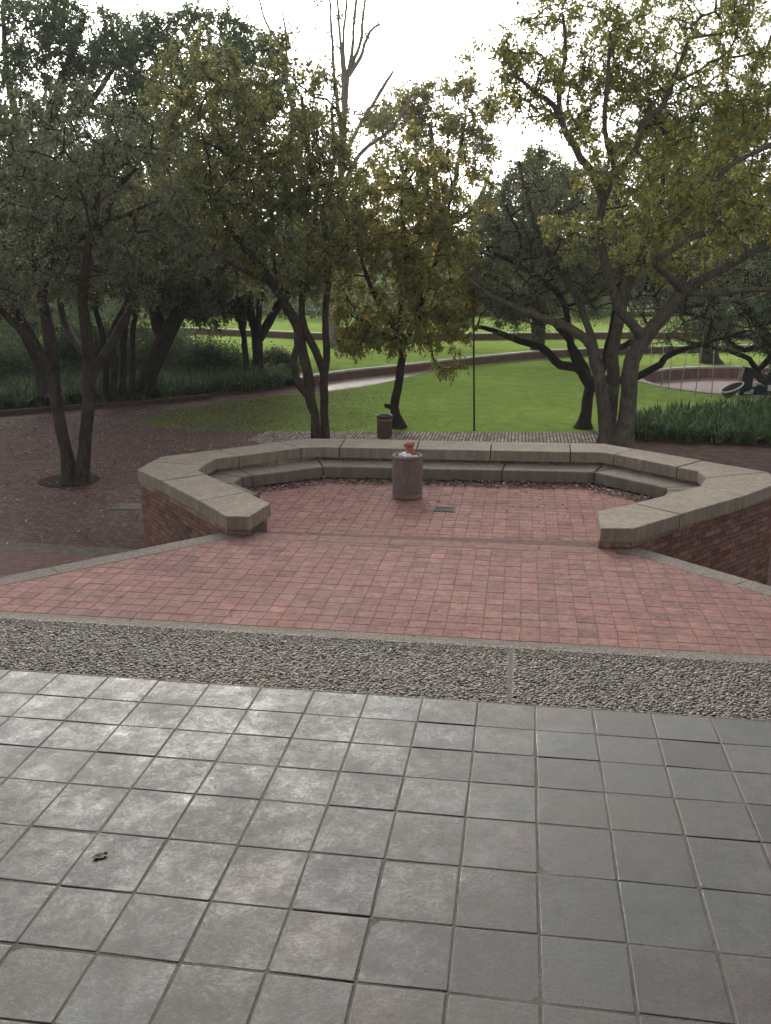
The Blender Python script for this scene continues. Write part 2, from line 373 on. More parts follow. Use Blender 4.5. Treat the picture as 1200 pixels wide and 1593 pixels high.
# ================================================================== TERRACE where the photographer stands
YAW = -.147
EX = Vector((math.cos(YAW), math.sin(YAW), 0)); EY = Vector((-math.sin(YAW), math.cos(YAW), 0))
TS = .211
def fr(u, v, z): return EX*u+EY*v+Vector((0, 0, z))
def uv(p): return Vector((p.x*EX.x+p.y*EX.y, p.x*EY.x+p.y*EY.y))
E0 = uv(g(600, 1081, Z_TER)); V_EDGE = E0.y          # tile / pebble boundary
V_PEB = uv(g(600, 996, Z_TER)).y                     # far edge of the pebble strip
O0 = uv(g(737, 1127, Z_TER))
def tile_field(mb, u0, nu, rows, z, s, gap, cols, inpoly=None, jit=.002, dz=.002, th=.03, bev=.004):
    for j in range(len(rows)-1):
        off = random.uniform(-.001, .001); sv = rows[j]-rows[j+1]; v = rows[j+1]
        for i in range(nu):
            u = u0+i*s
            c = fr(u+s/2, v+sv/2, 0)
            if inpoly is not None and not inside(inpoly, np.array([c.x]), np.array([c.y]))[0]: continue
            base = random.choice(cols); k = random.gauss(1, .10)
            col = tuple(max(.01, x*k*random.uniform(.97, 1.03)) for x in base)
            zc = z+max(-.0004, min(.0025, random.gauss(0, dz)))
            tx, ty = (max(-.006, min(.006, random.gauss(0, .0035))) for _ in range(2))
            a = random.gauss(0, .006)
            P = []
            for du, dv in ((-1, -1), (1, -1), (1, 1), (-1, 1)):
                hu = s/2-gap/2+random.gauss(0, jit*.5); hv = sv/2-gap/2+random.gauss(0, jit*.5)
                P.append((du*hu, dv*hv))
            # chamfered corners make worn tile corners
            Q = []
            for k_ in range(4):
                p = P[k_]; pr = P[k_-1]; nx = P[(k_+1) % 4]; w_ = random.uniform(.008, .022)
                Q.append((p[0]+(pr[0]-p[0])*w_, p[1]+(pr[1]-p[1])*w_)); Q.append((p[0]+(nx[0]-p[0])*w_, p[1]+(nx[1]-p[1])*w_))
            n = len(Q); V = []
            for (f_, zz) in ((1.0, -th), (1.0, -bev), (1-.6*bev/s, -.3*bev), (1-2.4*bev/s, 0)):
                for (x, y) in Q:
                    x2, y2 = x*f_, y*f_
                    xr, yr = x2-y2*a, y2+x2*a
                    p = fr(u+s/2+xr, v+sv/2+yr+off, zc+zz+x2*tx+y2*ty); V.append(tuple(p))
            Fc = [[k_*n+q, k_*n+(q+1) % n, (k_+1)*n+(q+1) % n, (k_+1)*n+q] for k_ in range(3) for q in range(n)]+[[3*n+q for q in range(n)]]
            mb.add(V, Fc, col)
mb = MB()
greys = [(.080, .083, .077), (.072, .076, .072), (.088, .088, .080), (.085, .074, .067), (.064, .065, .058), (.084, .082, .075), (.069, .075, .072), (.078, .081, .071)]
u0 = .098-27*TS
trows = [V_EDGE-.006, 2.972, 2.791, 2.602, 2.407, 2.174, 1.936, 1.717, 1.50]+[1.285-.213*k for k in range(8)]
tile_field(mb, u0, 52, trows, Z_TER, TS, .0048, greys, None, .0018, .0009, .03, .0028)
# coarse tiles behind the photographer keep the same bond
o = mb.build('terrace_floor', M['tile']); tag(o, 'square grey quarry tiles of the near terrace', None, None, 'structure')
pc = [fr(-14, -6, 0), fr(14, -6, 0), fr(14, V_PEB, 0), fr(-14, V_PEB, 0)]
mb = MB(); mb.prism([(p.x, p.y) for p in pc], 0, Z_TER-.0014); o = mb.build('terrace_base', M['grout']); tag(o, 'solid base under the near terrace', None, None, 'structure')
# pebble strip: real half-buried stones in a matrix
ico = bmesh.new(); bmesh.ops.create_icosphere(ico, subdivisions=1, radius=1.0)
IV = np.array([v.co[:] for v in ico.verts]); IF = np.array([[v.index for v in f.verts] for f in ico.faces]); ico.free()
def pebbles(name, u0, u1, v0, v1, z, size, mat, label, dens=1.0, gapu=None):
    nu = int((u1-u0)/(size*1.25)*dens); nv = int((v1-v0)/(size*1.02)*dens)
    I, J = np.meshgrid(np.arange(nu), np.arange(nv)); n = I.size
    U = u0+(I.ravel()+RNG.uniform(-.45, .45, n)+.5*(J.ravel() % 2))*(u1-u0)/nu; Vv = v0+(J.ravel()+.5+RNG.uniform(-.4, .4, n))*(v1-v0)/nv
    if gapu is not None:
        k = np.abs(U-gapu) > .016; U, Vv = U[k], Vv[k]; n = len(U)
    th = RNG.normal(0, .7, n); sx = size*RNG.uniform(.5, .95, n); sy = size*RNG.uniform(.32, .58, n); sz = size*RNG.uniform(.22, .36, n)
    ti = RNG.normal(0, .3, n)
    P = IV[None]*np.stack([sx, sy, sz], 1)[:, None]+RNG.normal(0, size*.04, (n, len(IV), 3))
    P[:, :, 2] += P[:, :, 1]*ti[:, None]
    c, s_ = np.cos(th)[:, None], np.sin(th)[:, None]
    X = P[:, :, 0]*c-P[:, :, 1]*s_+U[:, None]; Y = P[:, :, 0]*s_+P[:, :, 1]*c+Vv[:, None]; Z = P[:, :, 2]+z+RNG.normal(0, size*.08, n)[:, None]
    W = np.stack([X*EX.x+Y*EY.x, X*EX.y+Y*EY.y, Z], -1).reshape(-1, 3)
    Fc = (IF[None]+(np.arange(n)*len(IV))[:, None, None]).reshape(-1, 3)
    b = np.clip(RNG.normal(.255, .06, n), .09, .55)[:, None]*np.array([[1, .93, .82]])*(1+RNG.normal(0, .04, (n, 3)))
    me = raw_mesh(name, W, Fc, np.repeat(b, len(IF), 0), True)
    o = link(name, me, mat); tag(o, label, None, None, 'stuff'); return o
UJ = uv(g(793, 1075, Z_TER)).x
pc = [fr(-14, V_EDGE-.004, 0), fr(14, V_EDGE-.004, 0), fr(14, V_PEB+.002, 0), fr(-14, V_PEB+.002, 0)]
mb = MB()
for a, c in ((-14, UJ-.005), (UJ+.005, 14)):
    q = [fr(a, V_EDGE-.004, 0), fr(c, V_EDGE-.004, 0), fr(c, V_PEB+.002, 0), fr(a, V_PEB+.002, 0)]
    mb.prism([(p.x, p.y) for p in q], Z_TER-.12, Z_TER-.001, .004)
o = mb.build('pebble_edging', M['aggr']); tag(o, 'exposed aggregate edging slabs of the near terrace', None, None, 'structure')
pebbles('terrace_pebbles', -4.6, 4.4, V_EDGE+.012, V_PEB-.07, Z_TER-.001, .012, M['pebble'], 'coarse grey pebbles set in the edging of the near terrace', 1.0, UJ)
pebbles('terrace_grit', -4.6, 4.4, V_PEB-.085, V_PEB-.003, Z_TER, .0085, M['pebble'], 'finer grit along the outer edge of the pebble strip', 1.0, UJ)
# hidden flight of steps down to the red platform
V_RED = uv(g(600, 985, Z_PLAT)).y                    # near edge of red tiles
mb = MB(); ns = 12; run = (V_RED-.45-V_PEB)/ns; rise = (Z_TER-Z_PLAT)/(ns+1)
for k in range(ns):
    zt = Z_TER-rise*(k+1)-.01
    q = [fr(-12, V_PEB+.01+run*k, 0), fr(12, V_PEB+.01+run*k, 0), fr(12, V_PEB+run*(k+1), 0), fr(-12, V_PEB+run*(k+1), 0)]
    mb.prism([(p.x, p.y) for p in q], .0, zt, .01)
o = mb.build('steps', M['aggr']); tag(o, 'exposed aggregate steps leading down to the red tiled platform', None, None, 'structure')
# ================================================================== RED PLATFORM
Lo = [g(260, 845.5, Z_PLAT), g(0, 898, Z_PLAT)]; Ro = [g(1020, 859.5, Z_PLAT), g(1200, 912, Z_PLAT)]
dl = (Lo[1]-Lo[0]).normalized(); dr = (Ro[1]-Ro[0]).normalized()
L_far = Lo[0]-dl*1.05; R_far = Ro[0]-dr*.6
def hitv(p, d, v):   # point on line p+t*d whose terrace-frame v equals v
    a, bb = uv(p).y, uv(p+d).y; return p+d*((v-a)/(bb-a))
V0 = V_RED-.45
L_near, R_near = hitv(Lo[0], dl, V0), hitv(Ro[0], dr, V0)
plat = [L_near, R_near, R_far, L_far]
mb = MB(); mb.prism([(p.x, p.y) for p in plat], -.1, Z_PLAT-.02); o = mb.build('platform_base', M['mortar']); tag(o, 'brick and concrete base under the red tiled platform', None, None, 'structure')
EDG = .34
nl = Vector((dl.y, -dl.x, 0)); nl = nl if nl.x > 0 else -nl
nrr = Vector((dr.y, -dr.x, 0)); nrr = nrr if nrr.x < 0 else -nrr
V_STEP = uv(g(600, 847, Z_PLAT)).y
V_ST2 = V_STEP+.30
inn = [hitv(Lo[0]+nl*EDG, dl, V_RED), hitv(Ro[0]+nrr*EDG, dr, V_RED), hitv(Ro[0]+nrr*EDG, dr, V_STEP), hitv(Lo[0]+nl*EDG, dl, V_STEP)]
inn_g = [(p.x, p.y) for p in inn]
reds = [(.285, .146, .124), (.27, .138, .118), (.295, .152, .13), (.262, .14, .122), (.285, .155, .135), (.255, .142, .126)]
RS = .205
def clipped_tiles(name, poly, z, cols, label, uoff=0.0, voff=0.0, dz=.001):
    us = [uv(Vector((p[0], p[1], 0))) for p in poly]
    ua, ub = min(p.x for p in us), max(p.x for p in us); va, vb = min(p.y for p in us), max(p.y for p in us)
    mb = MB(); nu = int((ub-ua)/RS)+2; nv = int((vb-va)/RS)+2
    bm_faces = []
    def clip(P, a, b_):   # keep left of a->b
        out = []
        for i in range(len(P)):
            p, q = P[i], P[(i+1) % len(P)]
            sp = (b_[0]-a[0])*(p[1]-a[1])-(b_[1]-a[1])*(p[0]-a[0]); sq = (b_[0]-a[0])*(q[1]-a[1])-(b_[1]-a[1])*(q[0]-a[0])
            if sp >= 0: out.append(p)
            if sp*sq < 0:
                t = sp/(sp-sq); out.append((p[0]+(q[0]-p[0])*t, p[1]+(q[1]-p[1])*t))
        return out
    ar = sum(poly[i][0]*poly[(i+1) % len(poly)][1]-poly[(i+1) % len(poly)][0]*poly[i][1] for i in range(len(poly)))
    PP = poly if ar > 0 else poly[::-1]
    pts0 = [uv(Vector((p[0], p[1], 0))) for p in PP]
    for j in range(nv):
        shift = random.uniform(-.006, .006)
        for i in range(nu):
            x0, y0 = ua+uoff+(i-.5)*RS+shift, va+voff+(j)*RS; gp = .0038
            jx = [random.gauss(0, .0012) for _ in range(8)]
            Q = [(x0+gp+jx[0], y0+gp+jx[1]), (x0+RS-gp+jx[2], y0+gp+jx[3]), (x0+RS-gp+jx[4], y0+RS-gp+jx[5]), (x0+gp+jx[6], y0+RS-gp+jx[7])]
            for k in range(len(pts0)):
                Q = clip(Q, pts0[k], pts0[(k+1) % len(pts0)])
                if len(Q) < 3: break
            if len(Q) < 3: continue
            A = abs(sum(Q[k][0]*Q[(k+1) % len(Q)][1]-Q[(k+1) % len(Q)][0]*Q[k][1] for k in range(len(Q))))/2
            if A < .003: continue
            base = random.choice(cols); k_ = random.gauss(1, .045)
            if random.random() < .04: k_ *= .8
            col = tuple(x*k_*random.uniform(.97, 1.03) for x in base)
            W = [fr(q[0], q[1], 0) for q in Q]
            mb.prism([(p.x, p.y) for p in W], z-.03, z+random.gauss(0, dz), .003, col)
    o = mb.build(name, M['red']); tag(o, label, None, None, 'structure'); return o
clipped_tiles('platform_floor', inn_g, Z_PLAT, reds, 'worn red quarry tiles of the middle platform')
bed = MB(); bed.prism([(p.x, p.y) for p in plat], Z_PLAT-.02, Z_PLAT-.0035); o = bed.build('platform_grout', M['rgrout']); tag(o, 'mortar joints under the red tiles', None, None, 'structure')
# aggregate edgings
def edge_slab(mb, a, b_, nin, wdt, z1, z0, L=1.5):
    d = (b_-a); n = max(1, int(d.length/L)); d = d/n
    for k in range(n):
        p, q = a+d*k+d.normalized()*.004, a+d*(k+1)-d.normalized()*.004
        mb.prism([(p.x, p.y), (q.x, q.y), ((q+nin*wdt).x, (q+nin*wdt).y), ((p+nin*wdt).x, (p+nin*wdt).y)], z0, z1, .012)
mb = MB()
edge_slab(mb, hitv(Lo[0], dl, V0), L_far, nl, EDG-.005, Z_PLAT+.003, Z_PLAT-.12, 2.6)
edge_slab(mb, hitv(Ro[0], dr, V0), R_far, nrr, EDG-.005, Z_PLAT+.003, Z_PLAT-.12, 1.9)
a, c = hitv(Lo[0]+nl*EDG, dl, V0), hitv(Ro[0]+nrr*EDG, dr, V0)
edge_slab(mb, a, c, EY, V_RED-V0-.003, Z_PLAT+.002, Z_PLAT-.12, 3)
sL, sR = uv(L_far).x+.3, uv(R_far).x-.1
o = mb.build('platform_edging', M['aggr']); tag(o, 'fine exposed aggregate edging around the red platform', None, None, 'structure')
n_ = 5; mb = MB()
for k in range(n_):
    ua, ub = sL+(sR-sL)*k/n_+.003, sL+(sR-sL)*(k+1)/n_-.003
    q = [fr(ua, V_STEP+.004, 0), fr(ub, V_STEP+.004, 0), fr(ub, V_ST2, 0), fr(ua, V_ST2, 0)]
    mb.prism([(p.x, p.y) for p in q], Z_RING-.05, Z_PLAT+.002, .012)
o = mb.build('step_edging', M['aggr_r']); tag(o, 'stained aggregate nosing of the step down into the seating ring', None, None, 'structure')
# ground level landing at the left of the platform
land = [g(-250, 838), g(0, 841), g(110, 850), g(215, 856), g(330, 858), g(330, 1000), g(-250, 1000)]
lg = [(p.x, p.y) for p in land]
sheet('landing_edging', lg, .016, M['aggr_d'], (), 'aggregate band at the edge of the lower landing')
li = [g(-250, 860), g(0, 862), g(120, 866), g(330, 872), g(330, 1000), g(-250, 1000)]
M['redflat'] = m_brickpave('landing_tile', (.17, .088, .074), (.20, .105, .088), (.08, .05, .042), -YAW, .2, .2, .85, .4, (.09, .06, .05), .15)
sheet('landing_floor', [(p.x, p.y) for p in li], .022, M['redflat'], (), 'dull red tiled lower landing beside the platform')
# ================================================================== SEATING RING
RA = math.radians(-5.5); RC = Vector((.6*1.209, 10.6*1.209))
def rl(p):   # ring frame (measured at 1/1.209 scale) -> world
    x, y = p[0]*1.209, p[1]*1.209
    return Vector((RC.x+x*math.cos(RA)-y*math.sin(RA), RC.y+x*math.sin(RA)+y*math.cos(RA)))
# cross joints: (outer, inner) pairs, with optional extra vertices between successive joints
OUT = [(-2.21, -.30), (-2.50, -.30), (-3.03, .39), (-3.88, 1.42), (-4.48, 2.08), (-4.46, 2.62), (-4.43, 3.0), (-3.68, 3.66), (-2.85, 4.42), (-2.42, 4.76), (-1.76, 4.79), (-.48, 4.79), (.76, 4.79), (2.06, 4.79), (2.63, 4.78), (3.08, 4.36), (3.95, 3.55), (4.72, 2.82), (4.72, 2.2), (3.96, 1.30), (2.95, .31), (2.29, -.37), (1.90, -.40)]
INN = [(-2.09, .36), (-2.54, .93), (-3.38, 1.90), (-3.56, 2.13), (-3.56, 2.5), (-3.52, 2.92), (-3.22, 3.18), (-2.37, 3.92), (-2.10, 4.0), (-1.75, 4.0), (-.48, 4.0), (.72, 4.0), (2.0, 4.0), (2.5, 4.01), (2.66, 3.87), (3.46, 3.02), (3.70, 2.78), (3.72, 2.36), (3.52, 1.84), (2.48, .79), (1.96, .38)]
# slabs: lists of outer indices and inner indices
SL = [([0, 1, 2], [1, 0]), ([2, 3], [2, 1]), ([3, 4, 5], [4, 3, 2]), ([5, 6, 7], [6, 5, 4]), ([7, 8], [7, 6]), ([8, 9, 10], [9, 8, 7]), ([10, 11], [10, 9]), ([11, 12], [11, 10]), ([12, 13], [12, 11]), ([13, 14, 15], [14, 13, 12]), ([15, 16], [15, 14]), ([16, 17], [17, 16, 15]), ([17, 18, 19], [18, 17]), ([19, 20], [19, 18]), ([20, 21, 22], [20, 19])]
ringc = rl((.1, 2.5))
seatw = empty('seating_wall', (ringc.x, ringc.y, Z_RING), 'octagonal brick seating wall with weathered concrete copings and an inner bench', 'seating wall')
CT = .205
def shrink(poly, gcm=.006):
    c = sum(poly, Vector((0, 0)))/len(poly)
    out = []
    n = len(poly)
    ar = sum(poly[i].x*poly[(i+1) % n].y-poly[(i+1) % n].x*poly[i].y for i in range(n))
    P = poly if ar > 0 else poly[::-1]
    for i in range(n):
        a, c_, d = P[i-1], P[i], P[(i+1) % n]
        e1 = (c_-a).normalized(); e2 = (d-c_).normalized(); n1 = Vector((-e1.y, e1.x)); n2 = Vector((-e2.y, e2.x))
        m = n1+n2; m = m/max(.3, m.dot(n1)); out.append(c_+m*gcm)
    return out
for oi, ii in SL:
    poly = [rl(OUT[k]) for k in oi]+[rl(INN[k]) for k in ii]
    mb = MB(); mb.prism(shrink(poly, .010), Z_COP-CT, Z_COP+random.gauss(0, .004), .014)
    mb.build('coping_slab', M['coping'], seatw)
# core wall and bricks
def offset_line(L, d):
    n = len(L); out = []
    for i in range(n):
        a = (L[i]-L[i-1]).normalized() if i > 0 else (L[1]-L[0]).normalized()
        c = (L[i+1]-L[i]).normalized() if i < n-1 else a
        n1 = Vector((-a.y, a.x)); n2 = Vector((-c.y, c.x)); m = n1+n2; m = m/max(.3, m.dot(n1))
        out.append(L[i]+m*d)
    return out
Lout = [rl(p) for p in OUT if p not in ((-3.03, .39), (-3.88, 1.42), (-3.68, 3.66), (-2.85, 4.42), (-1.76, 4.79), (-.48, 4.79), (.76, 4.79), (2.06, 4.79), (3.08, 4.36), (3.95, 3.55), (3.96, 1.30), (2.95, .31), (-4.46, 2.62))]
Linn = [rl(p) for p in INN if p not in ((-2.54, .93), (-3.38, 1.90), (-3.56, 2.5), (-2.37, 3.92), (-1.75, 4.0), (-.48, 4.0), (.72, 4.0), (2.0, 4.0), (3.46, 3.02), (2.48, .79))]
def bricks(mb, line, z0, z1, off, outward=1, ch=.086, bl=.235, dep=.1, reds_=None):
    # line: ordered so that the visible side is on the left (outward=1) or right (-1)
    L = offset_line(line, off)
    nrow = int(round((z1-z0)/ch)); ch = (z1-z0)/nrow
    for i in range(len(L)-1):
        a, b_ = L[i], L[i+1]; d = b_-a; ln = d.length; e = d/ln; nn = Vector((-e.y, e.x))*outward
        for r_ in range(nrow):
            s = -(bl/2 if r_ % 2 else 0)
            while s < ln:
                s0, s1 = max(0, s)+.005, min(ln, s+bl)-.005
                if s1-s0 > .03:
                    k = random.gauss(1, .16); base = random.choice([(.18, .085, .062), (.215, .10, .072), (.15, .075, .06), (.2, .11, .085)])
                    if r_ == nrow-1: base = (.25, .165, .125)
                    col = tuple(max(.02, x*k) for x in base); pr = random.uniform(0, .005)
                    p = a+e*s0+nn*pr
                    mb.obox((p.x, p.y, z0+r_*ch+.005), (e.x*(s1-s0), e.y*(s1-s0), 0), (-nn.x*dep, -nn.y*dep, 0), (0, 0, ch-.010), col)
                s += bl
core = offset_line(Lout, -.075)+offset_line(Linn, -.075)[::-1]
# work out on which side "outside" lies
def poly_area(P): return sum(P[i].x*P[(i+1) % len(P)].y-P[(i+1) % len(P)].x*P[i].y for i in range(len(P)))
full = Lout+Linn[::-1]
sgn = 1 if poly_area(full) < 0 else -1     # +1: outside is left of Lout direction
coreO = offset_line(Lout, -sgn*.06); coreI = offset_line(Linn, sgn*.09)
mb = MB(); V = []; n1, n2 = len(coreO), len(coreI)
loop = coreO+coreI[::-1]
tr = tessellate_polygon([[Vector((p.x, p.y, 0)) for p in loop]])
V = [(p.x, p.y, -.05) for p in loop]+[(p.x, p.y, Z_COP-CT-.002) for p in loop]; n = len(loop)
Fc = [[i, (i+1) % n, n+(i+1) % n, n+i] for i in range(n)]+[[n+a for a in t] for t in tr]
mb.add(V, Fc); mb.build('wall_core', M['mortar'], seatw)
mb = MB(); bricks(mb, Lout, -.02, Z_COP-CT-.004, -sgn*.05, sgn)
bricks(mb, Linn, Z_RING-.02, Z_COP-CT-.004, sgn*.08, -sgn)
bricks(mb, [Linn[0], Lout[0]], Z_RING-.2, Z_COP-CT-.004, 0, sgn) if False else None
for a, c in ((Lout[0], Linn[0]), (Lout[-1], Linn[-1])):
    e = (c-a).normalized(); nn = Vector((-e.y, e.x)); mid = (a+c)/2; a = a+e*.03; c = c-e*.085
    side = 1 if nn.dot(rl((-.1, 0))-mid) > 0 else -1
    bricks(mb, [a, c], Z_RING-.02, Z_COP-CT-.004, -side*.05, side)
mb.build('brick_wall', M['brick'], seatw)
# bench inside: slabs over a recessed base, following the inner line
Z_SEAT = Z_COP-.262; ST = .215; SD = .58
Lb = offset_line(Linn, -sgn*SD); 
Lbk = offset_line(Linn, sgn*.07)
def along(L, s):
    for i in range(len(L)-1):
        l = (L[i+1]-L[i]).length
        if s <= l or i == len(L)-2: return L[i]+(L[i+1]-L[i])*(s/l)
        s -= l
cuts = []
# skip first and last arm segments: the bench stops short of the arm ends
segs = list(range(1, len(Linn)-2))
for i in segs:
    a0, a1, b0, b1 = Lbk[i], Lbk[i+1], Lb[i], Lb[i+1]
    L_ = (Linn[i+1]-Linn[i]).length; nseg = 3 if L_ > 3 else 1
    for k in range(nseg):
        t0, t1 = k/nseg, (k+1)/nseg
        poly = [a0.lerp(a1, t0), a0.lerp(a1, t1), b0.lerp(b1, t1), b0.lerp(b1, t0)]
        if (b1-b0).dot(a1-a0) <= 0: poly = [a0, a1, (b0+b1)/2]
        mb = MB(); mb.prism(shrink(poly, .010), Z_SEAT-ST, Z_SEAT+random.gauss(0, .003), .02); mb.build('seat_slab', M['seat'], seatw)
i0, i1 = segs[0], segs[-1]+1
# arms' bench pieces (mostly hidden behind the arms)
for (i, j, t) in ((0, 1, .6), (len(Linn)-1, len(Linn)-2, .6)):
    a0, a1, b0, b1 = Lbk[i], Lbk[j], Lb[i], Lb[j]
    poly = [a0.lerp(a1, t), a1, b1, b0.lerp(b1, t)]
    mb = MB(); mb.prism(shrink(poly, .007), Z_SEAT-ST, Z_SEAT, .03); mb.build('seat_slab', M['seat'], seatw)
Lbb = offset_line(Linn, -sgn*(SD-.14))
mb = MB()
for i in range(1, len(Linn)-2):
    poly = [Lbk[i], Lbk[i+1], Lbb[i+1], Lbb[i]]
    mb.prism(poly, Z_RING-.03, Z_SEAT-ST+.002)
mb.build('seat_base', M['mortar'], seatw)
# ring floor
rf = [rl((-2.5, -.9)), rl((2.3, -1.0))]+[p for p in offset_line(Linn, sgn*.03)[::-1]]
Pf = [fr(sL-.2, V_ST2+.004, 0), fr(sR+.2, V_ST2+.004, 0)]
rf2 = [(Linn[0].x-.0, Linn[0].y)]
inner_poly = [Vector((p.x, p.y, 0)) for p in offset_line(Linn, sgn*.03)]
fl = [Pf[0]]+inner_poly+[Pf[1]]
hull_cl = [(p.x, p.y) for p in fl]
# convex clip region: ring interior is convex apart from the mouth, use its octagon plus mouth strip
octo = [(p.x, p.y) for p in inner_poly]
clipped_tiles('ring_floor', octo, Z_RING, [(.285, .144, .12), (.27, .137, .116), (.295, .15, .126), (.26, .134, .114)], 'red quarry tiles of the sunken floor inside the seating ring', .05, .02)
mouth = [(Pf[0].x, Pf[0].y), (Pf[1].x, Pf[1].y), octo[-1], octo[0]]
clipped_tiles('ring_floor', mouth, Z_RING, reds, 'red quarry tiles just inside the opening of the seating ring')
mb = MB(); mb.prism([(p.x, p.y) for p in inner_poly], -.05, Z_RING-.005); mb.prism(mouth, -.04, Z_RING-.006)
o = mb.build('ring_floor_base', M['rgrout']); tag(o, 'solid base under the floor of the seating ring', None, None, 'structure')
# ================================================================== SMALL THINGS
M['planterm'] = m_concrete('pinkish_concrete', (.23, .165, .145), (.14, .1, .09), .8, 2.2)
pp = g(634, 774, Z_RING); pr_ = .272
t = empty('concrete_bin', (pp.x, pp.y, Z_RING), 'round pinkish concrete bin filled with rubbish on the floor of the seating ring', 'bin')
mb = MB(); mb.lathe([(pr_-.035, 0), (pr_-.01, .03), (pr_, .05), (pr_, .10)], (pp.x, pp.y, Z_RING), 48); mb.build('base', m_concrete('pale_concrete', (.34, .27, .23), (.2, .155, .13), .8, 2), t)
mb = MB(); mb.lathe([(pr_-.006, .10), (pr_-.004, .70), (pr_-.006, .725)], (pp.x, pp.y, Z_RING), 48); mb.build('body', M['planterm'], t)
mb = MB(); mb.lathe([(pr_-.006, .725), (pr_+.004, .735), (pr_+.004, .76), (pr_-.012, .785), (pr_-.045, .785), (pr_-.06, .765), (pr_-.062, .3), (0.001, .3)], (pp.x, pp.y, Z_RING), 48); mb.build('rim', M['planterm'], t)
def crumple(c, r, seedv, sx=1, sy=1, sz=1, sub=3, amp=.35):
    bm = bmesh.new(); bmesh.ops.create_icosphere(bm, subdivisions=sub, radius=1)
    rr = random.Random(seedv); dirs = [Vector((rr.gauss(0, 1), rr.gauss(0, 1), rr.gauss(0, 1))).normalized() for _ in range(16)]
    V = []
    for v in bm.verts:
        p = v.co.normalized(); k = 1-amp*max(0, max(abs(p.dot(d))*1.0 for d in dirs[:8])-.55)-amp*.5*abs(math.sin(7*p.dot(dirs[9])))*abs(math.cos(6*p.dot(dirs[10])))
        V.append((c[0]+p.x*k*r*sx, c[1]+p.y*k*r*sy, c[2]+p.z*k*r*sz))
    Fc = [[v.index for v in f.verts] for f in bm.faces]; bm.free(); return V, Fc
zt = Z_RING+.75
for k, (dx, dy, rr_, c_, lb) in enumerate([(-.10, -.06, .075, (.5, .53, .6), 'crumpled blue grey paper wad at the left of the concrete bin'), (.0, -.12, .085, (.75, .68, .66), 'crumpled white paper wad at the front of the concrete bin'), (-.02, .06, .09, (.72, .66, .62), 'crumpled off white paper wad at the back of the concrete bin'), (.12, -.05, .07, (.7, .6, .56), 'flattened pale paper wad under the brown paper bag')]):
    mb = MB(); V, Fc = crumple((pp.x+dx, pp.y+dy, zt+(.03 if k != 3 else .0)), rr_, 40+k, 1.2, 1, .65); mb.add(V, Fc)
    o = mb.build('paper_wad', m_simple('paper%d' % k, c_, .15, 20, .7)); tag(o, lb, 'rubbish', 'paper wads in the concrete bin')
# brown crumpled bag: pinched waist and two ragged ears
mb = MB(); bc = Vector((pp.x+.045, pp.y+.02, zt))
rng2 = random.Random(5); seg = 22; prof = [(.075, -.02, .03), (.10, .03, .02), (.092, .075, .005), (.066, .12, -.012), (.058, .155, -.02), (.078, .195, -.02), (.085, .225, -.015), (.05, .245, -.01), (.012, .238, -.005)]
V = []
for (r_, z_, ox) in prof:
    for k in range(seg):
        th = 2*math.pi*k/seg; f_ = 1+.16*math.sin(3*th+z_*20)+.12*rng2.uniform(-1, 1)+.1*math.cos(5*th-z_*30)
        V.append((bc.x+ox+r_*f_*math.cos(th), bc.y+r_*.8*f_*math.sin(th), bc.z+z_+.008*rng2.uniform(-1, 1)))
Fc = [[i*seg+k, i*seg+(k+1) % seg, (i+1)*seg+(k+1) % seg, (i+1)*seg+k] for i in range(len(prof)-1) for k in range(seg)]
mb.add(V, Fc)
for sx, tip in ((-1, (-.12, -.02, .232)), (1, (.10, .0, .262)), (1, (.085, -.03, .19))):
    q = [(bc.x-.02+sx*.045, bc.y-.05, bc.z+.17), (bc.x-.02+sx*.05, bc.y+.045, bc.z+.18), (bc.x-.02+sx*.03, bc.y, bc.z+.238), (bc.x+tip[0], bc.y+tip[1], bc.z+tip[2])]
    mb.add(q, [[0, 1, 3], [1, 2, 3], [2, 0, 3], [0, 2, 1]])
o = mb.build('paper_bag', m_simple('brown_bag', (.33, .11, .065), .3, 25, .6)); tag(o, 'crumpled reddish brown paper bag with two ragged ears sticking out of the concrete bin', 'paper bag')
# drain grate in ring floor
dg = g(692, 792, Z_RING+.01); t = empty('drain_grate', dg, 'small dark metal drain grate set in the red floor beside the concrete bin', 'drain')
dm = m_simple('dark_iron', (.05, .042, .038), .4, 30, .6, .5, .002, .6)
mb = MB(); hw, hd = .175, .15
for (x0, x1, y0, y1) in ((-hw, hw, -hd, -hd+.02), (-hw, hw, hd-.02, hd), (-hw, -hw+.02, -hd+.021, hd-.021), (hw-.02, hw, -hd+.021, hd-.021)):
    P = [fr(0, 0, 0)+dg+EX*a+EY*c for a, c in ((x0, y0), (x1, y0), (x1, y1), (x0, y1))]; mb.prism([(p.x, p.y) for p in P], Z_RING, Z_RING+.014, .002)
mb.build('frame', dm, t)
mb = MB()
for k in range(10):
    x = -hw+.04+k*.030
    P = [dg+EX*a+EY*c for a, c in ((x, -hd+.022), (x+.013, -hd+.022), (x+.013, hd-.022), (x, hd-.022))]; mb.prism([(p.x, p.y) for p in P], Z_RING, Z_RING+.011, .002)
mb.build('bars', dm, t)
P = [dg+EX*a+EY*c for a, c in ((-hw, -hd), (hw, -hd), (hw, hd), (-hw, hd))]
mb = MB(); mb.prism([(p.x, p.y) for p in P], Z_RING-.01, Z_RING+.004); mb.build('sump', m_simple('black_void', (.012, .01, .009), .2, 5, .9), t)
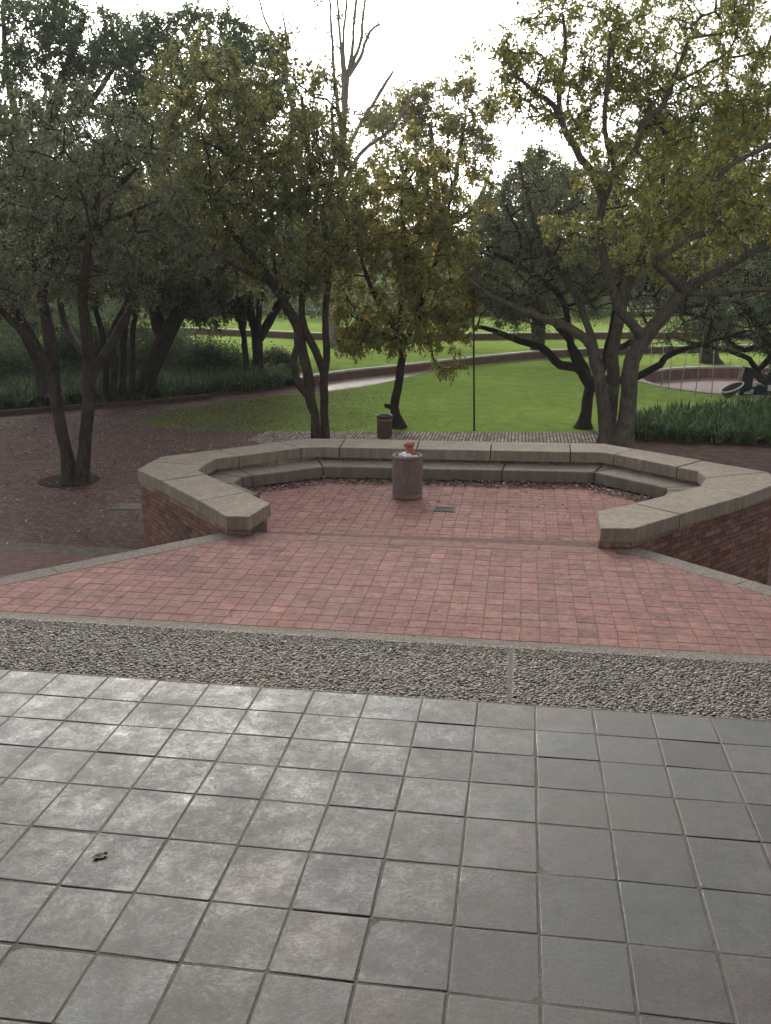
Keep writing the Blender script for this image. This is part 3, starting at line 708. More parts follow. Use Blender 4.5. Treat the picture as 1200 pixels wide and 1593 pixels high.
# drain cover on the left paving, half hidden by the ring
dc = g(203, 789); mb = MB(); mb.prism([(dc.x+a, dc.y+c) for a, c in ((-.42, -.3), (.5, -.3), (.5, .3), (-.42, .3))], .007, .022, .006)
o = mb.build('drain_cover', m_simple('old_iron', (.035, .028, .026), .4, 20, .7, .4, .004, .4)); tag(o, 'dark rusty drain cover in the brown paving beside the seating wall', 'drain cover')
# rubbish bin by the lawn
bp = g(598.5, 681.5); br_ = .262; bh = .80
t = empty('litter_bin', (bp.x, bp.y, 0), 'round brown litter bin with dark rim and orange red band beside the lawn', 'bin')
M['binb'] = m_simple('bin_brown', (.085, .055, .042), .25, 6, .6)
mb = MB(); mb.lathe([(br_*.90, .0), (br_*.91, .05), (br_*1.0, .09), (br_, bh-.2)], (bp.x, bp.y, 0.006), 32); mb.build('body', M['binb'], t)
mb = MB(); mb.lathe([(br_, bh-.2), (br_+.012, bh-.195), (br_+.012, bh-.12), (br_, bh-.115)], (bp.x, bp.y, .006), 32); mb.build('band', m_simple('band_red', (.27, .075, .05), .2, 6, .6), t)
mb = MB(); mb.lathe([(br_-.004, bh-.115), (br_+.006, bh-.06), (br_+.028, bh-.05), (br_+.028, bh-.005), (br_, bh+.01), (br_-.035, bh), (br_-.05, bh-.05), (br_-.06, .2), (.001, .2)], (bp.x, bp.y, .006), 32); mb.build('rim', m_simple('rim_black', (.06, .06, .065), .2, 6, .45), t)
# slim pole on the lawn
q0 = g(738, 670); D0 = q0.y; q1 = pd(737, 478, D0)
t = empty('pole', q0, 'slim dark metal pole standing at the front of the lawn', 'pole')
mb = MB(); mb.tube([q0, q0.lerp(q1, .5), q1], [.034, .034, .034], 10); mb.build('shaft', m_simple('dark_steel', (.035, .035, .03), .2, 8, .5, .5, .002, .5), t)
mb = MB(); mb.lathe([(.001, .03), (.06, .03), (.075, .02), (.075, 0)], (q0.x, q0.y, .0), 16); mb.build('foot_plate', M['binb'], t)
mb = MB(); mb.lathe([(.05, 0), (.055, .0), (.055, .05), (.001, .06)], (q1.x, q1.y, q1.z-.02), 12); mb.build('cap', M['binb'], t)
# dead leaf curl on the near tiles
def leafcurl(name, c, s, col, label, ang):
    mb = MB(); nu, nv = 9, 6; V = []; rr = random.Random(3)
    for j in range(nv):
        for i in range(nu):
            u = i/(nu-1)*2-1; v = (j/(nv-1)*2-1)*math.sqrt(max(.03, 1-u*u))*(.55+.1*math.sin(9*u))
            z = .22*u*u+.5*v*v+.09*math.sin(6*u+4*v)+.12*rr.random()
            x_, y_ = u*math.cos(ang)-v*math.sin(ang), u*math.sin(ang)+v*math.cos(ang)
            V.append((c.x+x_*s*(1+.2*rr.uniform(-1, 1)*abs(u)), c.y+y_*s*(1+.3*rr.uniform(-1, 1)*abs(v)), c.z+.0005+z*s))
    mb.add(V, [[j*nu+i, j*nu+i+1, (j+1)*nu+i+1, (j+1)*nu+i] for j in range(nv-1) for i in range(nu-1)], None, True)
    o = mb.build(name, m_simple(name+'_m', col, .45, 60, .7)); tag(o, label, 'leaf'); return o
leafcurl('dry_leaf', g(156, 1333, Z_TER+.001), .021, (.12, .08, .06), 'small curled brown dry leaf lying alone on the near grey tiles', .5)
# rods in front of the sculpture court
M['rod'] = m_simple('pale_steel', (.42, .41, .38), .2, 5, .45, .5, .002, .3)
rods = [(1029, 603, 1031, 566), (1040, 609, 1045, 560), (1058, 613, 1067, 560), (1081, 619, 1093, 535), (1107, 621, 1112, 532), (1146, 606, 1160, 530), (1184, 596, 1181, 530), (1131, 575, 1135, 530), (1011, 590, 1013, 556), (1166, 580, 1171, 534)]
rods.sort()
ordn = ['first', 'second', 'third', 'fourth', 'fifth', 'sixth', 'seventh', 'eighth', 'ninth', 'last']
for k, (xa, ya, xb, yb) in enumerate(rods):
    inn_ = (Vector((g(xa, ya).x, g(xa, ya).y))-Vector(PC)).length < PR
    p0 = g(xa, ya, -.62 if inn_ else 0); p1 = pd(xb, yb, p0.y+.1); d = (p1-p0); d = d/d.z*3.3
    t = empty('steel_rod', p0, 'thin pale leaning steel rod at the round court, %s of the row from the left' % ordn[k], 'rod', 'steel rods by the round court')
    mb = MB(); mb.tube([p0, p0+d*.5, p0+d], [.022, .019, .016], 6); mb.build('shaft', M['rod'], t)
    mb = MB(); mb.lathe([(.07, 0), (.065, .03), (.022, .05)], p0, 10); mb.build('foot', M['rod'], t)
M['iron'] = m_simple('black_iron', (.022, .022, .024), .4, 3, .55, .5, .01, .5)
SD_ = 41.6
t = empty('sculpture', pd(1172, 622, SD_), 'dark angular metal sculpture with a white rimmed dish behind the right plant border', 'sculpture')
def plate(px, D, th, nm, mat=None):
    A = [pd(1100+x/12, 540+y/12, D) for x, y in px]; B = [a+Vector((0.15, th, 0)) for a in A]; n = len(A)
    mb = MB(); mb.add([tuple(v) for v in A+B], [list(range(n))[::-1], [n+i for i in range(n)]]+[[i, (i+1) % n, n+(i+1) % n, n+i] for i in range(n)]); mb.build(nm, mat or M['iron'], t)
plate([(720, 370), (850, 430), (865, 560), (820, 1080), (480, 1080), (600, 900), (640, 700), (660, 560)], SD_, .7, 'upright_plate')
plate([(724, 372), (1000, 430), (1145, 660), (1110, 730), (960, 660), (830, 480)], SD_-.1, .35, 'beam')
plate([(1140, 640), (1110, 740), (950, 700), (880, 760), (860, 1080), (1500, 1080), (1500, 560), (1240, 600)], SD_+.05, .9, 'body')
plate([(1000, 430), (1100, 520), (1170, 470), (1230, 420), (1300, 440), (1300, 660), (1140, 640)], SD_+.2, .5, 'fin')
plate([(1140, 710), (1170, 720), (1160, 820), (1130, 810)], SD_-.03, .05, 'plaque', M['rod'])
plate([(790, 830), (820, 800), (870, 800), (840, 880), (680, 880), (690, 860)], SD_-.3, .3, 'bracket', M['rod'])
# dish
dcn = pd(1139.5, 602.5, SD_-.4); ax = (pd(1156, 594.5, SD_-.2)-pd(1123, 609, SD_-.6)); a_len = ax.length/2; ax.normalize()
up_ = Vector((.0, -.45, .9)).normalized(); up_ = (up_-ax*up_.dot(ax)).normalized(); sd2 = up_.cross(ax)
def dish(mb, r0, r1, z0, z1, n=32, ribs=1):
    pass
rimp = lambda th, k, dz: dcn+ax*math.cos(th)*a_len*k+sd2*math.sin(th)*a_len*.36*k-up_*dz
mb = MB(); n = 32; V = []; prof = [(1.0, 0), (.85, .22), (.55, .42), (.02, .5)]
for k_, dz_ in prof: V += [tuple(rimp(2*math.pi*i/n, k_, dz_)) for i in range(n)]
mb.add(V, [[q*n+i, q*n+(i+1) % n, (q+1)*n+(i+1) % n, (q+1)*n+i] for q in range(3) for i in range(n)], None, True); mb.build('dish', m_simple('dish_grey', (.12, .10, .08), .3, 4, .7), t)
mb = MB(); mb.tube([rimp(2*math.pi*i/n, 1.0, -.01) for i in range(n+1)], [.035]*(n+1), 6); mb.build('dish_rim', m_simple('white_rim', (.6, .58, .52), .1, 6, .5), t)
# ================================================================== VEGETATION
def rot_basis(d, rng):   # random unit vectors perpendicular to d (n,3)
    r = rng.normal(size=d.shape); r -= d*np.sum(r*d, 1, keepdims=True); r /= np.linalg.norm(r, axis=1, keepdims=True)+1e-9
    return r
def norm(a): return a/(np.linalg.norm(a, axis=-1, keepdims=True)+1e-9)
def leaf_arrays(C, Dr, Nn, L, W, fold=.25):
    """C base points, Dr directions, Nn normals -> diamond leaves of two triangles-pairs (4 verts, one bent quad)"""
    S = norm(np.cross(Dr, Nn)); up = norm(np.cross(S, Dr))
    b = C; t = C+Dr*L[:, None]; m = C+Dr*(L*.45)[:, None]
    l = m+S*(W*.5)[:, None]+up*(W*fold)[:, None]; r = m-S*(W*.5)[:, None]+up*(W*fold)[:, None]
    V = np.stack([b, r, t, l], 1).reshape(-1, 3); Fq = np.arange(len(C)*4).reshape(-1, 4)
    return V, Fq
def edge_tubes(P0, P1, R0, R1, sides=4):
    n = len(P0); D = norm(P1-P0); ref = np.where(np.abs(D[:, 2:3]) > .9, np.array([[1., 0, 0]]), np.array([[0, 0, 1.]]))
    A = norm(np.cross(D, ref)); B = np.cross(D, A); th = np.arange(sides)*2*np.pi/sides
    ring = A[:, None]*np.cos(th)[None, :, None]+B[:, None]*np.sin(th)[None, :, None]
    V = np.concatenate([P0[:, None]+ring*R0[:, None, None], P1[:, None]+ring*R1[:, None, None]], 1).reshape(-1, 3)
    k = np.arange(sides); k2 = (k+1) % sides
    q = np.stack([k, k2, k2+sides, k+sides], 1)
    Fq = (q[None]+(np.arange(n)*2*sides)[:, None, None]).reshape(-1, 4)
    return V, Fq
def spline(P, step):
    P = [np.array(p, float) for p in P]; out = []
    for i in range(len(P)-1):
        p0, p1, p2, p3 = P[max(i-1, 0)], P[i], P[i+1], P[min(i+2, len(P)-1)]
        k = max(2, int(np.linalg.norm(p2[:3]-p1[:3])/step))
        for j in range(k):
            t = j/k; out.append(.5*((2*p1)+(p2-p0)*t+(2*p0-5*p1+4*p2-p3)*t*t+(3*p1-p0-3*p2+p3)*t**3))
    out.append(P[-1]); return out
PAL = dict(
    olive=[(0.220, 0.231, 0.083), (0.171, 0.193, 0.077), (0.275, 0.275, 0.094), (0.138, 0.160, 0.068), (0.352, 0.319, 0.099)],
    yellowg=[(0.286, 0.308, 0.083), (0.220, 0.259, 0.075), (0.374, 0.352, 0.094), (0.176, 0.215, 0.068), (0.462, 0.396, 0.088)],
    golden=[(0.286, 0.297, 0.088), (0.220, 0.248, 0.077), (0.440, 0.352, 0.077), (0.500, 0.341, 0.061), (0.176, 0.204, 0.072), (0.242, 0.264, 0.083)],
    mid=[(0.198, 0.242, 0.088), (0.242, 0.275, 0.094), (0.154, 0.198, 0.075), (0.297, 0.308, 0.099)],
    dark=[(0.110, 0.154, 0.068), (0.088, 0.127, 0.057), (0.143, 0.176, 0.075), (0.077, 0.110, 0.050)],
    deep=[(0.121, 0.182, 0.077), (0.149, 0.209, 0.083), (0.099, 0.149, 0.066), (0.187, 0.237, 0.094)],
    dusk=[(0.165, 0.176, 0.094), (0.132, 0.149, 0.083), (0.209, 0.204, 0.110), (0.110, 0.127, 0.068)],
)
def grow_tree(name, label, cat, limbs, blobs, pal, bark, seed, att=260, sprays=7, leaves=16, leafsize=.11, twig=.45, ext=None, droop=.3, group=None, cluster=.45, bare=0, root=None, flare=1.5, leaf_frac=1.0, tipr=.005):
    """limbs: polylines of (x,y,z,r) in world metres, first one starts at the base; blobs: (cx,cy,cz,rx,ry,rz,weight)"""
    rng = np.random.default_rng(seed)
    base = np.array(limbs[0][0][:3]); rt = empty(name, Vector(base), label, cat, group)
    mbk = MB(); nodes = []; rad = []
    random.seed(seed)
    for li, L in enumerate(limbs):
        S = spline(L, .35)
        S = [s+np.array([*(rng.normal(0, .018, 2)), 0, 0])*(1 if 0 < i < len(S)-1 else 0) for i, s in enumerate(S)]
        rr = [max(.012, s[3]) for s in S]
        if L[0][2] < base[2]+.6:
            rr[0] *= flare; 
            if len(rr) > 1: rr[1] *= 1+(flare-1)*.35
        mbk.tube([Vector(s[:3]) for s in S], rr, 11, None, .07)
        hs_ = base[2]+.9
        for s, r_ in zip(S, rr):
            if s[2] > hs_: nodes.append(s[:3]); rad.append(r_)
    N0 = len(nodes); nodes = [np.array(n) for n in nodes]
    # attractors
    wsum = sum(b[6] for b in blobs); A = []
    for b in blobs:
        n = max(2, int(att*b[6]/wsum)); d = norm(rng.normal(size=(n, 3))); r = rng.uniform(.25, 1, n)**(1/2.4)
        A.append(np.array(b[:3])+d*r[:, None]*np.array(b[3:6]))
    A = np.concatenate(A)
    NP = np.array(nodes); dmin = np.array([np.min(np.sum((NP-a)**2, 1)) for a in A]); A = A[np.argsort(dmin)]
    par = [-1]*N0; load = np.zeros(N0+len(A)*14); Pn = np.zeros((N0+len(A)*14, 3)); Pn[:N0] = NP; cnt = N0; rlim = list(rad)
    tips = []; tipdir = []
    hgt = Pn[:, 2]
    for a in A:
        dv = a-Pn[:cnt]; dist = np.linalg.norm(dv, axis=1)
        cost = dist*(1+.35*np.clip((Pn[:cnt, 2]-a[2])/(dist+.01), 0, 1))
        j = int(np.argmin(cost)); p = Pn[j].copy(); L = np.linalg.norm(a-p); k = max(1, min(12, int(L/.33)))
        # curved: start along a blend with the upward direction
        up = np.array([0, 0, 1.]); ctrl = p+(a-p)*.5+up*L*rng.uniform(-.02, .2)+rng.normal(0, .07*L, 3)
        prev = j
        for q in range(1, k+1):
            t = q/k; pt = (1-t)**2*p+2*t*(1-t)*ctrl+t*t*a+(rng.normal(0, .025, 3) if q < k else 0)
            Pn[cnt] = pt; par.append(prev); prev = cnt; cnt += 1
        tips.append(prev); tipdir.append(norm(a-ctrl))
    par = np.array(par); ld = np.zeros(cnt)
    for t_ in tips: ld[t_] += 1
    for i in range(cnt-1, N0-1, -1):
        if par[i] >= 0: ld[par[i]] += ld[i]
    R = tipr*(1.0+ld)**.48*1.6
    E = np.array([i for i in range(N0, cnt)]); P0 = Pn[par[E]]; P1 = Pn[E]
    R1 = R[E]; R0 = np.where(par[E] >= N0, R[par[E]], R[E]*1.15)
    V1, F1 = edge_tubes(P0, P1+(P1-P0)*.03, R0, R1, 5)
    # sprays (twigs with leaves)
    T = Pn[np.array(tips)]; TD = np.array(tipdir)
    # also along thin branches
    thin = E[(ld[E] <= 3)]; ex_ = thin[rng.random(len(thin)) < .35]
    T = np.concatenate([T, Pn[ex_]]); TD = np.concatenate([TD, norm(Pn[ex_]-Pn[par[ex_]])])
    n = len(T)*sprays
    B = np.repeat(T, sprays, 0); D = norm(np.repeat(TD, sprays, 0)*.55+rng.normal(0, .75, (n, 3))+np.array([0, 0, .12])); Lw = twig*rng.uniform(.5, 1.4, n)
    mid = B+D*(Lw*.5)[:, None]; D2 = norm(D+np.array([0, 0, -droop])+rng.normal(0, .25, (n, 3))); end = mid+D2*(Lw*.5)[:, None]
    V2, F2 = edge_tubes(np.concatenate([B, mid]), np.concatenate([mid, end]), np.full(2*n, .0), np.full(2*n, .0), 3) if False else edge_tubes(np.concatenate([B, mid]), np.concatenate([mid, end]), np.concatenate([np.full(n, tipr*.95), np.full(n, tipr*.65)]), np.concatenate([np.full(n, tipr*.65), np.full(n, tipr*.35)]), 3)
    base_me = mbk.mesh('trunk'); Vt = np.concatenate(mbk.v); nt_ = len(Vt)
    mb_faces = mbk.f
    quads = np.array([f for f in mb_faces if len(f) == 4]); 
    Vall = np.concatenate([Vt, V1, V2]); Fall = np.concatenate([quads, F1+nt_, F2+nt_+len(V1)])
    bpy.data.meshes.remove(base_me)
    me = raw_mesh('trunk', Vall, Fall, None, True); link('trunk', me, bark, rt)
    # leaves
    keep = rng.random(n) < leaf_frac
    Bm, En, Md = B[keep], end[keep], mid[keep]; m = len(Bm)
    if m and leaves:
        tt = rng.uniform(.15, 1.02, (m, leaves)); C = np.where((tt < .5)[..., None], Bm[:, None]+(Md-Bm)[:, None]*(tt*2)[..., None], Md[:, None]+(En-Md)[:, None]*((tt-.5)*2)[..., None]).reshape(-1, 3)
        dirt = np.repeat(norm(En-Bm), leaves, 0); q = len(C)
        C = C+rng.normal(0, .035, (q, 3))*cluster/.45
        Dl = norm(dirt*.5+rng.normal(0, .7, (q, 3))+np.array([0, 0, -droop*1.3])); Nl = norm(rng.normal(0, .6, (q, 3))+np.array([0, 0, 1.0]))
        sz = leafsize*1.1*rng.uniform(.55, 1.25, q)
        V3, F3 = leaf_arrays(C, Dl, Nl, sz, sz*rng.uniform(.42, .62, q))
        pc_ = np.array(PAL[pal]); ci = rng.integers(0, len(pc_), m); sp = pc_[ci]*rng.uniform(.75, 1.25, (m, 1))
        Cc = np.repeat(sp, leaves, 0)*rng.uniform(.7, 1.3, (q, 1)); alt = rng.random(q) < .3; Cc[alt] = pc_[rng.integers(0, len(pc_), alt.sum())]
        me = raw_mesh('crown', V3, F3, Cc); link('crown', me, M['leaf'], rt)
    return rt
def limb(px, D, sc=1.0, dz=None):
    """px: (x,y,radius px, depth offset m) at depth D -> world limb with real radii"""
    out = []
    for q in px:
        d = D+(q[3] if len(q) > 3 else 0); p = pd(q[0], q[1], d); out.append((p.x, p.y, p.z, q[2]*d/F*sc))
    return out
def blob(x, y, rx, ry, D, dD, wgt=1.0, ddepth=0):
    d = D+ddepth; c = pd(x, y, d); s = d/F
    return (c.x, c.y, c.z, rx*s, dD, ry*s, wgt)
# ---- tree A: twin dark trunks in the round pit at the left
DA = g(122, 752).y
grow_tree('shade_tree', 'twin trunked dark tree standing in the round soil pit of the left paving', 'tree',
    [limb([(112, 756, 11), (102, 700, 9.5), (90, 640, 9.3), (84, 580, 9.5), (80, 540, 10, .1), (68, 480, 8, .3), (58, 430, 7, .5), (48, 370, 5, .8), (55, 300, 4, 1.2), (40, 220, 3, 1.4)], DA),
     limb([(127, 756, 11.5), (131, 700, 10), (136, 640, 10), (139, 590, 9.5), (136, 530, 9, -.3), (130, 470, 8, -.6), (134, 410, 6, -1), (150, 330, 5, -1.2), (160, 240, 4, -1.4)], DA),
     limb([(84, 585, 8), (60, 545, 6.5, -.3), (30, 510, 6, -.7), (0, 480, 5, -1), (-50, 430, 4, -1.6)], DA),
     limb([(66, 470, 6, .4), (75, 420, 6, 0), (100, 388, 5.5, -.5), (140, 362, 5, -.9), (165, 345, 4.5, -1.2), (178, 300, 3.5, -1.4), (212, 262, 3, -1.7)], DA),
     limb([(165, 346, 3.5, -1.2), (195, 335, 3, -1.2), (230, 318, 2, -1.2)], DA),
     limb([(138, 600, 7), (160, 555, 7, .6), (185, 515, 6.5, 1.2), (210, 470, 5, 1.8), (255, 420, 4, 2.2), (300, 370, 3, 2.4)], DA),
     limb([(140, 560, 6), (100, 500, 5.5, 1.5), (95, 440, 5, 2), (115, 360, 4, 2.6), (110, 280, 3, 2.8)], DA)],
    [blob(40, 320, 130, 130, DA, 2.8, 1.5), blob(170, 300, 130, 120, DA, 2.6, 1.4), blob(100, 220, 150, 80, DA, 2.4, 1.0), blob(240, 400, 90, 70, DA, 2.2, .7), blob(-30, 430, 90, 70, DA, 2.4, .6), blob(90, 430, 110, 50, DA, 2.2, .5)],
    'dusk', M['bark_m'], 1, att=400, sprays=7, leaves=11, leafsize=.09, twig=.5, leaf_frac=.95)
pit = g(108, 748); M['pit'] = m_simple('pit_soil', (.03, .018, .014), .5, 6, .95, .1, .02)
sheet('tree_pit', [(pit.x+.82*math.cos(a*.13), pit.y+.82*math.sin(a*.13)) for a in range(48)], .02, M['pit'], (), 'round pit of dark soil under the left twin trunked tree')
# ---- tree B: slender twin stems left of the litter bin
DB = g(492, 690).y
treeB = grow_tree('shade_tree', 'olive green tree on two slender crossing stems behind the back of the seating wall', 'tree',
    [limb([(494, 692, 7), (489, 645, 7), (482, 617, 8.5), (480, 585, 8), (471, 550, 7.5, .2), (463, 510, 8, .2), (445, 475, 7.5, -.1), (425, 441, 6.5, -.4), (399, 407, 6, -.7), (370, 372, 5, -1), (345, 330, 4, -1.2), (320, 270, 3, -1.4)], DB),
     limb([(483, 620, 6), (466, 600, 6, -.2), (458, 575, 5, -.3), (457, 560, 5.5, -.3), (462, 538, 5, -.1), (466, 518, 6, .1)], DB),
     limb([(507, 692, 7, .3), (505, 640, 6.6, .3), (504, 600, 6.6, .3), (503, 575, 6.5, .3), (490, 545, 6, .2), (474, 512, 6, .2), (470, 470, 5, .6), (478, 400, 4.5, 1), (492, 320, 4, 1.2), (480, 230, 3, 1.3), (470, 150, 2, 1.4)], DB),
     limb([(504, 590, 6, .3), (508, 540, 5.5, .5), (507, 490, 5, .6), (512, 420, 4.5, .8), (505, 330, 4, .7), (520, 250, 3, .6), (515, 170, 2, .6)], DB),
     limb([(463, 512, 5, .2), (440, 460, 4.5, .9), (425, 390, 4, 1.6), (420, 300, 3.5, 2), (400, 200, 3, 2.2), (385, 120, 2, 2.3)], DB),
     limb([(425, 441, 4, -.4), (380, 420, 3.5, -1.5), (330, 395, 3, -2.4), (290, 380, 2, -3)], DB)],
    [blob(370, 250, 130, 150, DB, 3.0, 2.2), blob(300, 330, 100, 70, DB, 2.4, .9, -1.2), blob(440, 200, 100, 120, DB, 2.8, 1.3), blob(470, 360, 90, 90, DB, 2.4, .9), blob(515, 330, 50, 100, DB, 1.8, .6), blob(430, 430, 80, 40, DB, 2, .3), blob(330, 160, 90, 90, DB, 2.4, .9), blob(290, 385, 70, 30, DB, 1.2, .3, -2.6)],
    'olive', M['bark_m'], 2, att=560, sprays=7, leaves=12, leafsize=.125, twig=.5)
# ---- tree C: small golden tree beside the litter bin
DC = g(622, 666).y
grow_tree('young_tree', 'small golden green tree with one bent black trunk behind the litter bin', 'tree',
    [limb([(622, 667, 9.5), (616, 645, 7.5), (616, 620, 7), (622, 590, 6.5), (625, 560, 6), (625, 545, 6), (612, 505, 5, -.3), (590, 470, 4, -.7), (570, 430, 3, -1), (555, 370, 2.5, -1.2)], DC),
     limb([(625, 548, 5), (640, 510, 4.5, .3), (660, 460, 4, .6), (680, 400, 3, .7), (700, 320, 2.5, .6), (702, 275, 1.6, .5)], DC),
     limb([(624, 540, 4.5), (622, 480, 4, .2), (630, 400, 3.5, .1), (625, 320, 3, 0), (632, 262, 2, 0)], DC),
     limb([(616, 637, 4.5), (606, 633, 4, -.1), (601, 630, 3.6, -.15)], DC)],
    [blob(590, 440, 85, 90, DC, 2.0, 1.6), blob(680, 420, 75, 90, DC, 2.0, 1.5), blob(620, 330, 95, 70, DC, 1.8, 1.3), blob(560, 330, 60, 60, DC, 1.5, .5), blob(690, 300, 70, 70, DC, 1.5, .5), blob(650, 510, 90, 40, DC, 1.6, .7), blob(560, 520, 45, 30, DC, 1.3, .3), blob(695, 560, 28, 28, DC, .5, .12), blob(650, 240, 60, 40, DC, 1.5, .12)],
    'golden', M['bark_d'], 3, att=460, sprays=7, leaves=12, leafsize=.125, twig=.42, droop=.6)
# ---- tree D: big pale trunk cluster right
DD = g(960, 696).y
grow_tree('shade_tree', 'large many stemmed pale barked tree behind the right of the seating wall', 'tree',
    [limb([(944, 694, 13), (943, 650, 11), (937, 610, 10), (931, 580, 10), (926, 552, 9), (912, 528, 7.5, .2), (880, 508, 6.5, .5), (832, 490, 5.4, .9), (795, 475, 4.4, 1.2), (768, 462, 3.5, 1.4), (735, 440, 2.2, 1.6)], DD),
     limb([(946, 670, 9, .2), (950, 640, 9, .3), (956, 600, 9, .4), (954, 554, 9, .5), (964, 492, 8.5, .5), (976, 450, 8, .6), (992, 410, 7, .7), (1016, 365, 5, .8), (1030, 300, 4, .9), (1035, 220, 3, 1)], DD),
     limb([(966, 700, 16, -.2), (974, 655, 13, -.2), (979, 610, 12.5, -.2), (983, 562, 12.5, -.3), (1003, 528, 12, -.4), (1034, 490, 11, -.6), (1062, 452, 8.5, -.8), (1100, 430, 7.5, -1), (1130, 415, 6.5, -1.2), (1165, 395, 5, -1.4), (1220, 372, 4, -1.6)], DD),
     limb([(1002, 530, 8, -.4), (985, 505, 7.5, -.6), (962, 478, 7, -.8), (948, 428, 7, -1), (936, 385, 6.5, -1.1), (932, 345, 6.5, -1.1), (938, 310, 6.5, -1.1), (925, 278, 6, -1), (905, 245, 5.5, -.9), (882, 210, 5, -.9), (862, 165, 4, -.9), (835, 145, 3.2, -1), (802, 117, 2.4, -1)], DD),
     limb([(938, 312, 5.5, -1.1), (950, 285, 5.5, -1.2), (965, 262, 5, -1.2), (988, 235, 5, -1.2), (1000, 190, 4.5, -1.3), (1030, 165, 4, -1.3), (1050, 120, 3.5, -1.4), (1072, 60, 2.5, -1.5)], DD),
     limb([(882, 210, 4, -.9), (868, 150, 3.5, -.5), (880, 90, 3, -.2), (875, 20, 2, 0)], DD),
     limb([(958, 270, 4, -1.2), (940, 200, 3.6, -1.6), (945, 130, 3, -1.9), (950, 50, 2, -2)], DD),
     limb([(1062, 452, 6, -.8), (1030, 420, 5, -1.6), (1020, 405, 5, -2), (1075, 370, 5, -2.2), (1120, 350, 4.5, -2.4), (1110, 300, 4.5, -2.4), (1125, 265, 4, -2.4), (1170, 240, 3, -2.5), (1230, 215, 2.5, -2.5)], DD),
     limb([(1062, 455, 4.5, -.8), (1110, 458, 4, -1), (1160, 452, 3.6, -1.2), (1230, 450, 3, -1.4)], DD),
     limb([(931, 585, 6, .1), (925, 540, 6, 1), (900, 470, 5, 2), (860, 400, 4, 2.6), (830, 340, 3.2, 3), (808, 250, 2.2, 3.2)], DD)],
    [blob(900, 90, 120, 95, DD, 2.4, 1.3), blob(1010, 90, 110, 100, DD, 2.6, 1.3), blob(1120, 110, 110, 120, DD, 2.6, 1.5), blob(1090, 240, 130, 90, DD, 2.6, 1.5), blob(970, 200, 90, 90, DD, 2.4, .7), blob(1180, 230, 100, 120, DD, 2.6, 1.0), blob(850, 130, 70, 60, DD, 1.8, .5), blob(950, 360, 110, 60, DD, 2.6, .7), blob(1100, 370, 110, 60, DD, 2.2, .7), blob(760, 85, 30, 25, DD, .8, .06), blob(1040, 320, 80, 60, DD, 1.6, .5, -2.4), blob(930, 250, 60, 60, DD, 1.2, .25, -2.2), blob(1150, 330, 80, 60, DD, 1.6, .5, -2), blob(1140, 30, 110, 50, DD, 2.4, .6)],
    'yellowg', M['bark_l'], 4, att=640, sprays=6, leaves=12, leafsize=.125, twig=.5)
# ---- tree E: low spreading dark tree
DE = g(912, 666).y
grow_tree('spreading_tree', 'low dark spreading tree with black limbs on the lawn edge behind the pale trunk cluster', 'tree',
    [limb([(908, 667, 11), (912, 640, 8.5), (916, 610, 8.5), (917, 595, 8.5), (898, 572, 7, .2), (872, 568, 7, .3), (856, 552, 6.5, .3), (840, 538, 6, .4), (808, 530, 5, .4), (768, 514, 4, .5), (742, 508, 3, .5)], DE),
     limb([(917, 598, 8), (900, 570, 6.5, -.2), (888, 540, 6, -.4), (884, 510, 5, -.6), (870, 460, 4.5, -.8), (820, 420, 4, -1), (770, 395, 3, -1.2)], DE),
     limb([(918, 600, 8), (936, 575, 7, .4), (945, 548, 6.5, .6), (955, 500, 5.5, .8), (960, 440, 4.5, 1), (950, 380, 3.5, 1.2)], DE),
     limb([(919, 605, 7), (945, 590, 6.5, -.3), (975, 592, 6, -.5), (1000, 582, 5.5, -.6), (1026, 567, 5.5, -.7), (1036, 556, 5, -.7), (1062, 544, 4, -.8), (1110, 530, 3.2, -1), (1160, 515, 2.4, -1.2)], DE),
     limb([(917, 598, 6), (905, 560, 5, .8), (860, 500, 4.5, 1.2), (800, 450, 4, 1.4), (745, 420, 3, 1.6)], DE),
     limb([(945, 548, 5, .6), (985, 530, 5, .8), (1020, 500, 4.5, 1), (1060, 480, 4, 1.2), (1120, 470, 3, 1.4)], DE)],
    [blob(810, 420, 90, 75, DE, 2.6, 1.5), blob(900, 400, 100, 90, DE, 2.6, 1.3), blob(1000, 430, 110, 70, DE, 2.6, 1.2), blob(1090, 450, 100, 60, DE, 2.4, 1.0), blob(840, 330, 90, 60, DE, 2.4, .9), blob(810, 480, 70, 35, DE, 2.0, .5), blob(1080, 520, 90, 25, DE, 1.8, .25)],
    'dusk', M['bark_d'], 5, att=560, sprays=10, leaves=8, leafsize=.085, twig=.6, leaf_frac=.75, tipr=.0065, droop=.5)
# ---- trees of the left planting
DF = 47.0
grow_tree('shade_tree', 'dark three forked tree rising from the far end of the left plant border', 'tree',
    [limb([(402, 590, 9.5), (401, 560, 8.5), (400, 535, 8.5), (398, 515, 7, .1), (391, 490, 5.5, .2), (389, 460, 5, .3), (380, 400, 4, .4)], DF),
     limb([(400, 530, 6), (402, 500, 5, -.2), (405, 465, 4.6, -.4), (410, 400, 5, -.5)], DF),
     limb([(404, 528, 7), (424, 490, 6.5, -.3), (442, 466, 6, -.5), (470, 430, 4.6, -.8), (500, 380, 4, -1)], DF),
     limb([(392, 500, 5, .3), (360, 450, 4, .6), (320, 410, 3, .8)], DF)],
    [blob(400, 400, 110, 60, DF, 3, 1.3), blob(330, 420, 90, 45, DF, 2.6, 1), blob(470, 400, 80, 60, DF, 2.6, 1), blob(345, 470, 50, 35, DF, 2, .5)],
    'dark', M['bark_d'], 6, att=260, sprays=8, leaves=9, leafsize=.17, twig=.8, tipr=.008)
